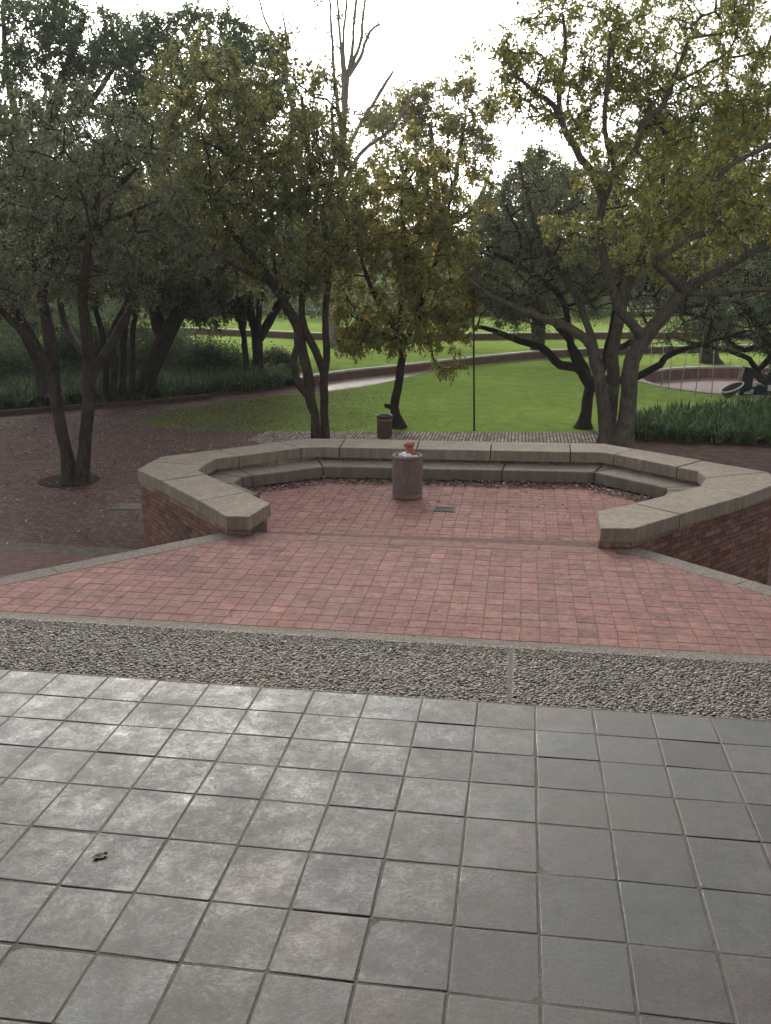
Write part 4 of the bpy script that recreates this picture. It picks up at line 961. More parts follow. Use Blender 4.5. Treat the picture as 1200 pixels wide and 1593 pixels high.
grow_tree('shade_tree', 'thin dark tree with a curved stem just left of the three forked tree', 'tree',
    [limb([(386, 592, 5), (382, 550, 4.6), (378, 515, 4.2), (367, 485, 3.8), (352, 470, 3.4), (330, 440, 3), (310, 400, 3)], DF-1),
     limb([(377, 512, 6), (378, 490, 5.5, .2), (365, 470, 4.5, .3), (370, 440, 4, .4), (372, 400, 3, .4)], DF-1)],
    [blob(340, 420, 70, 50, DF-1, 2, 1), blob(300, 450, 60, 50, DF-1, 2, .8)],
    'dark', M['bark_d'], 7, att=110, sprays=8, leaves=9, leafsize=.17, twig=.8, tipr=.008)
DG = 41.0
grow_tree('leaning_tree', 'thick dark tree leaning to the right at the back of the left plant border', 'tree',
    [limb([(226, 610, 16), (238, 565, 14), (252, 535, 13), (266, 510, 12), (280, 485, 11), (300, 455, 9), (340, 420, 8), (380, 395, 5)], DG),
     limb([(256, 530, 12), (240, 480, 10, .5), (225, 420, 8, .8), (215, 340, 6, 1), (220, 260, 4, 1.2)], DG),
     limb([(280, 485, 9), (280, 430, 7, -.6), (265, 370, 6, -1), (270, 300, 4, -1.2)], DG)],
    [blob(290, 420, 110, 60, DG, 3, 1.3), blob(200, 380, 110, 70, DG, 3, 1.2), blob(230, 280, 110, 80, DG, 3, 1.2), blob(320, 330, 90, 70, DG, 3, .9)],
    'dusk', M['bark_d'], 8, att=380, sprays=9, leaves=10, leafsize=.15, twig=.75, tipr=.008)
grow_tree('shade_tree', 'cluster of upright dark stems in the left plant border behind the twin trunked tree', 'tree',
    [limb([(178, 612, 5.5), (177, 560, 5.2), (174, 520, 5), (188, 490, 4.6), (210, 455, 5), (230, 420, 4)], DG-2),
     limb([(192, 612, 5, .3), (192, 560, 5, .3), (194, 520, 4.6, .3), (205, 480, 4.2, .5), (240, 450, 5, .7)], DG-2),
     limb([(165, 612, 5, .2), (165, 560, 4.6, .2), (158, 510, 4.4, .2), (148, 480, 4, .2), (140, 440, 5), (135, 380, 3)], DG-2),
     limb([(206, 612, 4.5, .6), (207, 560, 4.2, .6), (207, 515, 4, .6), (215, 470, 5, .7)], DG-2)],
    [blob(160, 400, 110, 70, DG-2, 3, 1.3), blob(230, 410, 90, 55, DG-2, 2.4, .9), blob(150, 300, 90, 60, DG-2, 2.6, .8)],
    'dark', M['bark_d'], 9, att=240, sprays=9, leaves=9, leafsize=.14, twig=.7, tipr=.008)
grow_tree('leaning_tree', 'dark tree leaning out over the plants at the far left edge', 'tree',
    [limb([(78, 612, 14), (62, 560, 12), (40, 515, 11), (15, 480, 10), (-20, 440, 8), (-60, 380, 6)], 37),
     limb([(38, 512, 7), (28, 480, 6, .3), (34, 460, 5.5, .5), (50, 450, 5, .6), (70, 400, 4, .7), (60, 330, 3, .8)], 37)],
    [blob(0, 400, 120, 80, 37, 3, 1.3), blob(-60, 300, 120, 90, 37, 3, 1), blob(60, 310, 90, 80, 37, 2.6, .9), blob(-20, 500, 70, 40, 37, 2, .3)],
    'dusk', M['bark_d'], 10, att=300, sprays=9, leaves=10, leafsize=.13, twig=.7, tipr=.008)
# ---- tall trees behind the left border
DI = 58.0
grow_tree('tall_tree', 'tall dark green tree with a billowing crown at the top left corner', 'tree',
    [limb([(40, 600, 16), (50, 450, 13), (60, 300, 11), (78, 190, 9), (110, 90, 6), (130, 30, 4)], DI),
     limb([(62, 290, 8), (30, 200, 6, 1), (10, 100, 4, 1.5), (5, 10, 3, 2)], DI), limb([(78, 190, 6), (130, 170, 5, -1), (175, 110, 3, -1.5)], DI)],
    [blob(20, 40, 110, 60, DI, 4, 1.3), blob(120, 60, 65, 50, DI, 3.5, 1), blob(-40, 140, 100, 70, DI, 4, .8), blob(60, 150, 70, 45, DI, 3.5, .5), blob(180, 130, 50, 50, DI, 3.5, .5), blob(150, 190, 70, 60, DI, 3.5, .7), blob(80, 270, 130, 70, DI, 4, 1.2), blob(10, 230, 80, 60, DI, 4, .7)],
    'deep', M['bark_m'], 12, att=440, sprays=8, leaves=11, leafsize=.21, twig=.85, tipr=.009)
grow_tree('tall_tree', 'tall dark green tree with a domed crown rising behind the middle of the left trees', 'tree',
    [limb([(255, 590, 17), (250, 450, 14), (245, 330, 12), (255, 230, 9), (290, 130, 6), (310, 60, 4)], DI+4),
     limb([(247, 300, 8), (225, 210, 6, 1), (222, 120, 4, 1.3)], DI+4), limb([(256, 220, 6), (320, 170, 5, -1), (370, 110, 3, -1)], DI+4)],
    [blob(225, 85, 48, 50, DI+4, 3.5, .9), blob(310, 75, 75, 55, DI+4, 4, 1.4), blob(385, 110, 60, 55, DI+4, 4, 1), blob(290, 180, 110, 65, DI+4, 4, 1.2), blob(410, 210, 90, 80, DI+4, 4, 1.2), blob(220, 280, 110, 70, DI+4, 4, 1), blob(370, 320, 110, 80, DI+4, 4, 1)],
    'deep', M['bark_m'], 13, att=460, sprays=8, leaves=11, leafsize=.22, twig=.9, tipr=.009)
DH = 62.0
grow_tree('gum_tree', 'very tall half bare tree with thick straight trunk and bare branches against the sky', 'tree',
    [limb([(521, 572, 12.5), (521, 520, 10), (524, 430, 8.5), (529, 330, 6.2), (533, 240, 4.8), (537, 170, 3.8), (541, 120, 3), (549, 70, 2.4), (552, 20, 1.9), (560, -40, 2), (565, -90, 2)], DH),
     limb([(534, 220, 4), (524, 150, 2.8, .4), (518, 90, 2.2, .5), (515, 30, 1.7, .5), (510, -50, 1.2, .5)], DH),
     limb([(536, 190, 3.4), (533, 110, 2.4, -.4), (528, 40, 1.8, -.5), (522, -40, 1.2, -.5)], DH),
     limb([(540, 130, 2.8), (534, 70, 2, .3), (540, 0, 1.6, .5), (538, -60, 1.6, .5)], DH),
     limb([(542, 118, 3.5), (560, 90, 2.6, .5), (575, 50, 2, .8), (592, 38, 1.4, 1)], DH),
     limb([(545, 105, 3), (560, 70, 2.2, -.5), (566, 20, 1.8, -.8), (572, -30, 1.2, -.8)], DH),
     limb([(533, 245, 3.4), (560, 195, 2.6, .6), (600, 130, 2.4, 1), (612, 110, 1.4, 1.2)], DH),
     limb([(531, 300, 4), (560, 240, 3, -.6), (610, 200, 2.2, -1), (640, 150, 2, -1.2)], DH),
     limb([(528, 350, 5), (490, 260, 4, .8), (455, 170, 3, 1.2), (436, 75, 2.2, 1.4), (416, 40, 1.7, 1.5), (404, 0, 1.3, 1.5), (400, -40, 1.2, 1.5)], DH),
     limb([(446, 110, 2.4, 1.4), (446, 60, 1.8, 1.5), (440, 20, 1.2, 1.5)], DH)],
    [blob(533, 200, 16, 70, DH, 1.0, .8), blob(520, 320, 70, 50, DH, 3, .8), blob(570, 210, 50, 45, DH, 2.4, .5), blob(610, 190, 35, 30, DH, 2, .4), blob(575, 300, 50, 40, DH, 2.5, .5), blob(520, 420, 70, 60, DH, 3, .8), blob(540, 20, 45, 50, DH, 2, .18), blob(420, 130, 30, 70, DH, 2, .2)],
    'olive', M['bark_p'], 14, att=230, sprays=5, leaves=9, leafsize=.17, twig=.7, tipr=.011, leaf_frac=.8, flare=1.5)
DJ = 68.0
grow_tree('shade_tree', 'sunlit golden green tree with see through crown in the middle distance behind the young tree', 'tree',
    [limb([(655, 540, 9), (660, 450, 8), (672, 380, 7), (680, 320, 6), (675, 260, 4), (670, 190, 3)], DJ),
     limb([(678, 340, 5), (705, 290, 4, .6), (715, 240, 3, .8), (725, 180, 2, 1)], DJ), limb([(672, 380, 5), (640, 310, 4, -.6), (620, 240, 3, -.8)], DJ), limb([(675, 360, 5), (730, 330, 3.5, 1), (760, 280, 2.5, 1)], DJ)],
    [blob(620, 190, 45, 45, DJ, 3, .9), blob(655, 170, 40, 35, DJ, 3, .7), blob(725, 170, 50, 40, DJ, 3, .8), blob(700, 230, 42, 40, DJ, 3, .8), blob(625, 260, 50, 40, DJ, 3, .8), blob(745, 250, 32, 36, DJ, 2.6, .5), blob(690, 350, 120, 55, DJ, 4, 1.6), blob(600, 340, 60, 55, DJ, 4, .9), blob(790, 170, 25, 35, DJ, 2, .12)],
    'golden', M['bark_l'], 15, att=230, sprays=7, leaves=12, leafsize=.25, twig=.9, tipr=.010)
DK = 60.0
grow_tree('shade_tree', 'round mid green tree showing left of the pale barked tree', 'tree',
    [limb([(835, 560, 12), (840, 470, 10), (838, 400, 8), (830, 330, 6), (835, 270, 4)], DK), limb([(839, 420, 7), (800, 360, 5, .5), (780, 310, 3, .6)], DK), limb([(838, 400, 6), (880, 340, 5, -.5), (900, 280, 3, -.6)], DK)],
    [blob(850, 290, 60, 50, DK, 3.6, 1), blob(800, 340, 60, 50, DK, 3.6, 1), blob(890, 340, 70, 60, DK, 3.6, 1), blob(760, 400, 60, 50, DK, 3.6, .8), blob(850, 420, 110, 50, DK, 3.6, 1.2)],
    'mid', M['bark_m'], 16, att=280, sprays=9, leaves=12, leafsize=.23, twig=.9, tipr=.009)
grow_tree('shade_tree', 'broad dark green tree filling the background right of the pale barked tree', 'tree',
    [limb([(1105, 570, 15), (1100, 470, 13), (1090, 380, 10), (1060, 290, 7), (1050, 200, 4)], 56), limb([(1096, 420, 9), (1150, 330, 7, .6), (1190, 240, 4, .8)], 56), limb([(1098, 440, 8), (1030, 370, 6, -.6), (980, 320, 4, -.8)], 56)],
    [blob(1010, 300, 80, 80, 56, 3.6, 1), blob(1080, 240, 90, 80, 56, 4, 1.1), blob(1170, 270, 90, 110, 56, 4, 1.2), blob(1120, 380, 130, 80, 56, 4, 1.5), blob(980, 400, 90, 60, 56, 4, .9), blob(1220, 420, 80, 90, 56, 4, .9)],
    'dark', M['bark_m'], 17, att=480, sprays=9, leaves=13, leafsize=.22, twig=.9, tipr=.009)
DL = 37.0
grow_tree('spreading_tree', 'dark twiggy tree arching in from the right edge above the metal sculpture', 'tree',
    [limb([(1225, 640, 14), (1218, 590, 12), (1205, 550, 10), (1190, 520, 8), (1170, 490, 6), (1140, 460, 5), (1110, 430, 3.5)], DL),
     limb([(1205, 550, 6), (1180, 575, 4.5, -.3), (1165, 558, 4, -.4), (1130, 545, 3, -.6), (1080, 535, 2.4, -.8), (1040, 520, 1.6, -.9)], DL),
     limb([(1195, 530, 6), (1160, 545, 4, .4), (1120, 520, 3.4, .6), (1080, 490, 2.6, .8)], DL),
     limb([(1210, 560, 8), (1240, 480, 7, .3), (1230, 400, 5, .6), (1190, 350, 4, .8)], DL)],
    [blob(1170, 470, 75, 60, DL, 2.4, 1.2), blob(1110, 480, 55, 45, DL, 2.2, .7), blob(1190, 380, 80, 60, DL, 2.4, .9), blob(1230, 520, 60, 60, DL, 2.2, .6)],
    'dark', M['bark_d'], 18, att=300, sprays=10, leaves=7, leafsize=.10, twig=.6, tipr=.007, leaf_frac=.7, droop=.5)
# ---- far trees beyond the lawns: three prototypes, then copies
def proto(seed, h, wd, pal, lab):
    X0, Y0 = -20-8*seed, 120
    T = lambda x, y, z, r: (X0+x, Y0+y, z, r)
    L = [[T(0, 0, 0, .34), T(.1, 0, h*.2, .28), T(-.2, .1, h*.45, .22), T(.1, 0, h*.7, .14), T(0, 0, h*.92, .06)],
         [T(0, 0, h*.3, .18), T(wd*.25, .4, h*.5, .13), T(wd*.4, .5, h*.68, .07)], [T(0, 0, h*.26, .18), T(-wd*.28, -.4, h*.46, .13), T(-wd*.42, -.3, h*.62, .07)], [T(0, 0, h*.4, .14), T(.2, wd*.25, h*.6, .1), T(0, wd*.36, h*.75, .05)]]
    rr = random.Random(seed); B = []
    for k in range(9):
        a = rr.uniform(0, 6.28); q = rr.uniform(0, .36)*wd; zz = rr.uniform(.3, .88)
        B.append((X0+q*math.cos(a), Y0+q*math.sin(a), h*zz, wd*.24, wd*.24, h*.15, 1))
    B.append((X0, Y0, h*.62, wd*.36, wd*.36, h*.3, 2))
    return grow_tree('background_tree', lab, 'tree', L, B, pal, M['bark_m'], 100+seed, att=260, sprays=8, leaves=12, leafsize=.34, twig=1.1, tipr=.014, group='far trees beyond the lawns')
protos = [proto(1, 13, 12, 'deep', 'x'), proto(2, 15, 13, 'dark', 'x'), proto(3, 11, 12, 'olive', 'x')]
def copy_thing(t, loc, rz, sc, label, group):
    c = t.copy(); COL.objects.link(c); c.location = loc; c.rotation_euler = (0, 0, rz); c.scale = (sc, sc, sc*random.uniform(.92, 1.1)); c['label'] = label; c['group'] = group
    for ch in [o for o in bpy.data.objects if o.parent == t]:
        d = ch.copy(); COL.objects.link(d); d.parent = c
    return c
random.seed(77)
spots = []
xs = [-60, 20, 95, 170, 245, 320, 395, 470, 545, 620, 690, 760, 830, 905, 980, 1055, 1130, 1205, 1280]
kind = ['rounded mid green', 'tall dark green', 'low olive green']
for i, x in enumerate(xs):
    D = random.uniform(92, 112) if i % 2 else random.uniform(116, 134)
    p = pd(x+random.uniform(-14, 14), 440, D); spots.append((x, i % 3, p.x, D, i % 2))
used = [False]*3
for (x, k, X, D, nearrow) in spots:
    j = [s_ for s_ in spots if s_[4] == nearrow]; rank = j.index((x, k, X, D, nearrow))
    lab = '%s tree in the %s row of far trees, %s from the left' % (kind[k], 'front' if nearrow else 'back', ['first', 'second', 'third', 'fourth', 'fifth', 'sixth', 'seventh', 'eighth', 'ninth', 'tenth'][rank])
    loc = (X, D, H1+H2-.12); rz = random.uniform(0, 6.28); sc = random.uniform(.92, 1.2)
    if not used[k]:
        used[k] = True; t = protos[k]; t.location = loc; t.rotation_euler = (0, 0, rz); t.scale = (sc,)*3; t['label'] = lab; t['group'] = 'far trees beyond the lawns'
    else: copy_thing(protos[k], loc, rz, sc, lab, 'far trees beyond the lawns')
# ---- bushes
def bush(name, x, y, rx, h, lab, pal, seed, z=0, n=2600, ls=.12, grp=None):
    rng = np.random.default_rng(seed); c = g(x, y, z); rt = empty(name, c, lab, 'bush', grp)
    m = 30; d = norm(rng.normal(size=(m, 3))); d[:, 2] = np.abs(d[:, 2]); r = rng.uniform(.55, 1, m)
    cc = np.array(c)+d*r[:, None]*np.array([rx, rx*.8, h]); 
    P0 = np.repeat(np.array([[c.x, c.y, z]]), m, 0)+rng.normal(0, .08, (m, 3))*np.array([1, 1, 0]); mid = (P0+cc)/2+rng.normal(0, .2, (m, 3))
    V1, F1 = edge_tubes(np.concatenate([P0, mid]), np.concatenate([mid, cc]), np.concatenate([np.full(m, .018), np.full(m, .012)]), np.concatenate([np.full(m, .012), np.full(m, .005)]), 4)
    link('stems', raw_mesh('stems', V1, F1, None, True), M['bark_d'], rt)
    ci = rng.integers(0, m, n); C = cc[ci]+rng.normal(0, 1, (n, 3))*np.array([rx, rx, h])*.2; C[:, 2] = np.maximum(C[:, 2], z+.03)
    Dl = norm(rng.normal(0, .7, (n, 3))+np.array([0, 0, .1])); Nl = norm(rng.normal(0, .5, (n, 3))+np.array([0, 0, 1])); sz = ls*rng.uniform(.6, 1.3, n)
    V, Fq = leaf_arrays(C, Dl, Nl, sz, sz*.5); pc_ = np.array(PAL[pal]); col = pc_[rng.integers(0, len(pc_), n)]*rng.uniform(.7, 1.3, (n, 1))
    link('foliage', raw_mesh('foliage', V, Fq, col), M['leaf'], rt); return rt
bl = [(20, 600, 2.2, 2.4, 'tall dark leafy bush at the far left of the plant border'), (120, 585, 1.8, 2.2, 'dark leafy bush behind the twin trunked tree'), (290, 590, 2.2, 2.0, 'broad dark leafy bush right of the leaning tree'), (345, 590, 1.7, 1.7, 'rounded dark bush below the thin curved tree'), (430, 580, 1.3, 1.1, 'low dark bush at the right end of the plant border'), (225, 585, 2.0, 1.9, 'dark bush under the leaning tree'), (-70, 600, 2.6, 2.8, 'tall dark bush cut by the left picture edge')]
bl += [(-110, 588, 2.6, 4.6, 'very tall dark bush behind the bushes at the left picture edge'), (-20, 586, 2.6, 4.4, 'very tall dark bush second from the left at the back of the border'), (60, 584, 2.4, 4.0, 'tall dark bush at the back between the leaning trees'), (140, 582, 2.4, 4.2, 'tall dark bush behind the cluster of upright stems'), (205, 580, 2.2, 3.8, 'tall dark bush just left of the thick leaning trunk'), (262, 580, 1.8, 2.6, 'middle sized dark bush just right of the thick leaning trunk')]
for k, (x, y, rx, h, lab) in enumerate(bl): bush('leafy_bush', x, y, rx, h, lab, 'dark' if k % 3 else 'deep', 200+k, n=11000, ls=.15, grp='leafy bushes in the left plant border')
def leaf_bank(name, x0, x1, y0, D0, D1, z, h, n, lab, seed, ls=.36, pal='deep'):
    rng = np.random.default_rng(seed); m = int((x1-x0)/9)
    cx_ = x0+rng.uniform(0, 1, m)*(x1-x0); cy_ = rng.uniform(D0, D1, m); hh = h*rng.uniform(.55, 1.15, m); rr_ = rng.uniform(2.2, 4, m)
    ctr = [pd(cx_[i], 440, cy_[i]) for i in range(m)]; CX_ = np.array([c.x for c in ctr])
    i = rng.integers(0, m, n); d = norm(rng.normal(size=(n, 3))); d[:, 2] = np.abs(d[:, 2]); r = rng.uniform(.6, 1.05, n)
    C = np.stack([CX_[i]+d[:, 0]*r*rr_[i], cy_[i]+d[:, 1]*r*rr_[i], z+d[:, 2]*r*hh[i]], 1)
    C += rng.normal(0, .15, C.shape); Dl = norm(rng.normal(size=(n, 3))); Nl = norm(rng.normal(0, .5, (n, 3))+np.array([0, -.3, 1])); sz = ls*rng.uniform(.6, 1.4, n)
    V, Fq = leaf_arrays(C, Dl, Nl, sz, sz*.55); pc_ = np.array(PAL[pal]); col = (pc_[rng.integers(0, len(pc_), m)]*rng.uniform(.7, 1.3, (m, 1)))[i]*rng.uniform(.7, 1.3, (n, 1))
    o = link(name, raw_mesh(name, V, Fq, col), M['leaf']); tag(o, lab, None, None, 'stuff'); return o
leaf_bank('far_woodland', -160, 1360, 0, 84, 128, H1+H2-.1, 5.5, 110000, 'dense mass of undergrowth closing the view beyond the far lawn', 71, .38)
leaf_bank('far_woodland', -200, 1400, 0, 132, 150, H1+H2-.1, 9.5, 60000, 'dark mass of distant woodland behind the far trees', 72, .6, 'dark')
# ---- strap leaved plants
def strap_bed(name, poly, lab, seed, spacing=.42, nb=34, L=.72, pal=((.06, .115, .034), (.08, .145, .04), (.045, .085, .028), (.13, .20, .07)), zf=None):
    rng = np.random.default_rng(seed); P = [(p.x, p.y) for p in poly]; xs_ = [p[0] for p in P]; ys_ = [p[1] for p in P]
    nx = int((max(xs_)-min(xs_))/spacing)+1; ny = int((max(ys_)-min(ys_))/spacing)+1
    X, Y = np.meshgrid(min(xs_)+np.arange(nx)*spacing, min(ys_)+np.arange(ny)*spacing); X = X.ravel()+rng.uniform(-.18, .18, nx*ny); Y = Y.ravel()+rng.uniform(-.18, .18, nx*ny)
    k = inside(P, X, Y); X, Y = X[k], Y[k]; m = len(X)
    z0 = np.zeros(m) if zf is None else zf(X, Y)
    n = m*nb; bx = np.repeat(X, nb)+rng.normal(0, .07, n); by = np.repeat(Y, nb)+rng.normal(0, .07, n); bz = np.repeat(z0, nb)
    th = rng.uniform(0, 2*np.pi, n); ln = L*rng.uniform(.6, 1.25, n)*np.repeat(rng.uniform(.8, 1.2, m), nb); lean = rng.uniform(.1, .95, n); w = rng.uniform(.035, .062, n)
    dx, dy = np.cos(th), np.sin(th); S = np.stack([-dy, dx, np.zeros(n)], 1); seg = 5; R = []
    for q in range(seg+1):
        t = q/seg; a = lean*(1.25*t+.5*t*t); hx = ln*t*np.sin(np.minimum(a, 2.2))*.8; hz = ln*(t*np.cos(lean*.6)-.62*lean*t**2.3)
        c = np.stack([bx+dx*hx, by+dy*hx, bz+np.maximum(hz, .01)], 1); ww = w*(1-t**3)*.5+.001
        R.append(c+S*ww[:, None]); R.append(c-S*ww[:, None])
    V = np.stack(R, 1).reshape(-1, 3); k2 = 2*(seg+1)
    q = np.array([[2*i, 2*i+1, 2*i+3, 2*i+2] for i in range(seg)]); Fq = (q[None]+(np.arange(n)*k2)[:, None, None]).reshape(-1, 4)
    pc_ = np.array(pal); col = np.repeat(pc_[rng.integers(0, len(pc_), n)]*rng.uniform(.7, 1.35, (n, 1)), seg, 0)
    o = link(name, raw_mesh(name, V, Fq, col), M['blade']); tag(o, lab, None, None, 'stuff'); return o
strap_bed('strap_leaved_plants', [g(962, 681), g(1010, 686), g(1200, 693), g(1500, 704), g(1500, 634), g(1200, 636), g(1090, 646), g(1020, 655), g(966, 664)], 'bed of dark green strap leaved plants on the right beside the lawn', 31, .36, 42, .72)
strap_bed('strap_leaved_plants', [g(-300, 662), g(0, 640), g(110, 630), g(235, 622), g(330, 613), g(400, 606), g(462, 600), g(470, 590), g(400, 585), g(300, 590), g(200, 597), g(100, 604), g(0, 612), g(-300, 630)], 'bed of dark green strap leaved plants along the left paving', 32, .42, 40, .95)
sb = [g(-400, 670), g(0, 646), g(110, 637), g(240, 627.5), g(330, 618.5), g(398, 611.5), g(455, 602), g(470, 585), g(440, 560), g(300, 560), g(0, 570), g(-400, 600)]
sheet('plant_bed_soil', [(p.x, p.y) for p in sb], .03, M['soil'], (), 'dark soil of the left plant border')
sr = [g(955, 684), g(1010, 688), g(1200, 696), g(1600, 712), g(1600, 640), g(1200, 640), g(1040, 650), g(965, 662)]
sheet('plant_bed_soil', [(p.x, p.y) for p in sr], .03, M['soil'], (), 'dark soil under the right plant border')
# low brick kerb in front of the left bed
kb = smooth2([g(-400, 671), g(-100, 654), g(0, 647.5), g(110, 638.5), g(240, 629), g(330, 620)])
L = [Vector((p.x, p.y)) for p in kb]; mb = MB(); n = len(L)
Vv = []
for i, p in enumerate(L):
    t = (L[min(i+1, n-1)]-L[max(i-1, 0)]).normalized(); nn = Vector((-t.y, t.x)); q = p+nn*.22
    Vv += [(p.x, p.y, 0), (p.x, p.y, .2), (q.x, q.y, .2), (q.x, q.y, 0)]
mb.add(Vv, [[4*i+k, 4*i+(k+1) % 4, 4*i+4+(k+1) % 4, 4*i+4+k] for i in range(n-1) for k in range(4)]+[[0, 1, 2, 3]])
o = mb.build('bed_kerb', m_simple('dark_kerb', (.06, .042, .034), .4, 6, .9, .1)); tag(o, 'dark low brick kerb in front of the left plant border', 'kerb')
# ---- fallen leaves
def scatter(name, poly, n, z, lab, seed, size=.05, cols=((.16, .11, .07), (.10, .07, .05), (.24, .18, .12), (.07, .05, .04), (.30, .25, .19)), dens=None, zjit=.004, curl=.5):
    rng = np.random.default_rng(seed); P = [(p[0], p[1]) for p in poly]; xs_ = [p[0] for p in P]; ys_ = [p[1] for p in P]
    X = rng.uniform(min(xs_), max(xs_), n*3); Y = rng.uniform(min(ys_), max(ys_), n*3); k = inside(P, X, Y)
    if dens is not None: k &= rng.random(len(X)) < dens(X, Y)
    X, Y = X[k][:n], Y[k][:n]; m = len(X)
    C = np.stack([X, Y, np.full(m, z)+rng.uniform(.002, .002+zjit, m)], 1); th = rng.uniform(0, 6.28, m)
    D = norm(np.stack([np.cos(th), np.sin(th), rng.normal(.1, .22, m)], 1)); N_ = norm(rng.normal(0, .25, (m, 3))+np.array([0, 0, 1])); sz = size*rng.uniform(.5, 1.4, m)
    V, Fq = leaf_arrays(C, D, N_, sz, sz*rng.uniform(.4, .7, m), curl*.5); V[:, 2] = np.maximum(V[:, 2], z+.002)
    pc_ = np.array(cols); col = pc_[rng.integers(0, len(pc_), m)]*rng.uniform(.7, 1.3, (m, 1))
    o = link(name, raw_mesh(name, V, Fq, col), M['litter']); tag(o, lab, None, None, 'stuff'); return o
lf = [g(-300, 668), g(0, 652), g(240, 634), g(420, 612), g(300, 640), g(240, 660), g(420, 672), g(640, 676), g(480, 684), g(330, 700), g(215, 735), g(215, 860), g(0, 850), g(-300, 850)]
scatter('fallen_leaves', lf, 14000, .008, 'small pale fallen leaves scattered over the brown left paving', 51, .075, cols=((.3, .25, .19), (.2, .15, .11), (.38, .33, .27), (.09, .06, .045), (.15, .1, .07)), dens=lambda X, Y: np.clip((Y-19)/16, .12, 1)*np.clip(.35+.65*np.sin(X*1.3+Y*.7)*np.sin(Y*1.1-X*.4)+.3, .15, 1))
lw = [g(240, 650), g(420, 618), g(510, 611), g(600, 602), g(760, 640), g(940, 668), g(935, 672), g(600, 671), g(300, 668)]
scatter('fallen_leaves', lw, 9500, .005, 'fallen leaves lying in the shaded left part of the lawn', 52, .07, dens=lambda X, Y: np.clip((2.5-X)/8, .03, 1))
def grass(name, poly, n, lab, seed, z=.0):
    rng = np.random.default_rng(seed); P = [(p[0], p[1]) for p in poly]; xs_ = [p[0] for p in P]; ys_ = [p[1] for p in P]
    X = rng.uniform(min(xs_), max(xs_), n*3); Y = rng.uniform(min(ys_), max(ys_), n*3); k = inside(P, X, Y); X, Y = X[k][:n], Y[k][:n]; m = len(X)
    D = norm(np.stack([rng.normal(0, .5, m), rng.normal(0, .5, m), np.ones(m)], 1)); N_ = norm(np.stack([rng.normal(size=m), rng.normal(size=m), np.zeros(m)], 1)+1e-3)
    wk = rng.random(len(X)) > np.clip((-1-X)*.09, 0, .75); X, Y, D, N_ = X[wk], Y[wk], D[wk], N_[wk]; m = len(X)
    cl = .6+.4*np.sin(X*1.7+np.sin(Y*1.1)*2)*np.sin(Y*1.9+X*.3); sz = (.02+.03*cl)*rng.uniform(.6, 1.4, m)
    V, Fq = leaf_arrays(np.stack([X, Y, np.full(m, z)], 1), D, N_, sz, sz*.16, 0); c_ = np.array([(.30, .43, .10), (.23, .34, .08), (.40, .50, .14), (.42, .42, .18)])
    col = c_[rng.choice(4, m, p=[.4, .3, .22, .08])]*rng.uniform(.7, 1.25, (m, 1)); o = link(name, raw_mesh(name, V, Fq, col), M['grassblade']); tag(o, lab, None, None, 'stuff')
gp_ = [g(228, 663.5), g(240, 645), g(430, 615), g(500, 609.6), g(615, 591.5), g(725, 569), g(1000, 569), g(1010, 655), g(960, 674), g(940, 673.2), g(600, 673.3), g(300, 669.8)]
grass('grass', gp_, 200000, 'short mown grass blades of the near lawn', 61)
il = [p for p in offset_line(Linn, -sgn*(SD-.16))]; il2 = [p for p in offset_line(Linn, -sgn*(SD+.42))]
for nm, a_, b_, cnt, sd_, lab in (('fallen_leaves', il, il2, 4600, 53, 'drift of brown fallen leaves along the foot of the curved bench'),):
    P = [(p.x, p.y) for p in a_[1:-1]]+[(p.x, p.y) for p in b_[1:-1][::-1]]
    scatter(nm, P, cnt, Z_RING+.003, lab, sd_, .06, ((.075, .05, .038), (.05, .036, .03), (.17, .125, .095), (.34, .29, .24), (.1, .06, .045)), zjit=.04)
P = [(p.x, p.y) for p in offset_line(Linn, -sgn*SD)]
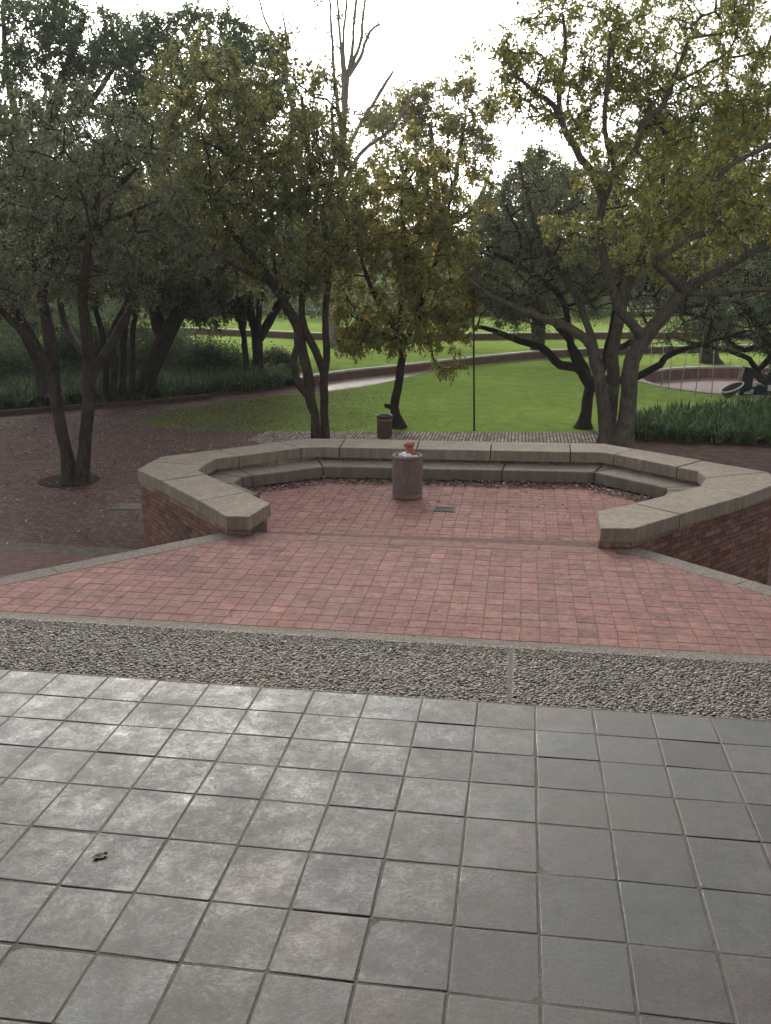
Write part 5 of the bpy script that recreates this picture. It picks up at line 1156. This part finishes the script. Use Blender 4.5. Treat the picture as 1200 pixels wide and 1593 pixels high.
scatter('fallen_leaves', P, 320, Z_RING+.002, 'loose leaves scattered on the red floor inside the seating ring', 54, .045, ((.075, .045, .035), (.05, .035, .03), (.2, .15, .12)))
P = [(p.x, p.y) for p in offset_line(Linn, sgn*.04)[2:-2]]+[(p.x, p.y) for p in offset_line(Linn, -sgn*.30)[2:-2][::-1]]
scatter('fallen_leaves', P, 420, Z_SEAT+.002, 'leaves caught on the bench seats', 55, .05, ((.09, .06, .045), (.05, .035, .03), (.26, .22, .18)), dens=lambda X, Y: .15+.85*(np.sin(X*2.3+1)*np.sin(Y*3.1+X) > .45), zjit=.012)
P = [(p[0], p[1]) for p in inn_g]
scatter('fallen_leaves', P, 60, Z_PLAT+.002, 'few tiny leaf scraps on the red platform', 56, .03, ((.09, .06, .045), (.35, .28, .24)))
# ================================================================== LIGHT BLOCKER: unseen roof and wall added to darken the near terrace
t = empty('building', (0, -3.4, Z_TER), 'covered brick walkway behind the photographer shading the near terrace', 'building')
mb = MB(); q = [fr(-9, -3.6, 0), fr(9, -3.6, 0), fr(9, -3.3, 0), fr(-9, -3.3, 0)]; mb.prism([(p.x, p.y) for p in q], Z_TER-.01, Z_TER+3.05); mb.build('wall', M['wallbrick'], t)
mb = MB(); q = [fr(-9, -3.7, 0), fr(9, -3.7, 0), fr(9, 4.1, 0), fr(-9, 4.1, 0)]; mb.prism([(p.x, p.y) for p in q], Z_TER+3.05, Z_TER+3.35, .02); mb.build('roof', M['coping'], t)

# ================================================================== thin haze volume added to lift the darks like lens glare
hz = bpy.data.materials.new('haze'); hz.use_nodes = True; t = hz.node_tree; t.nodes.clear()
pv_ = t.nodes.new('ShaderNodeVolumePrincipled'); pv_.inputs['Color'].default_value = (.95, .95, .97, 1); pv_.inputs['Density'].default_value = .00045; pv_.inputs['Anisotropy'].default_value = .2
oo = t.nodes.new('ShaderNodeOutputMaterial'); t.links.new(pv_.outputs[0], oo.inputs['Volume'])
mb = MB(); mb.obox((-150, -20, -2), (300, 0, 0), (0, 165, 0), (0, 0, 42)); o = mb.build('haze', hz); tag(o, 'thin pale evening haze over the garden', None, None, 'stuff')
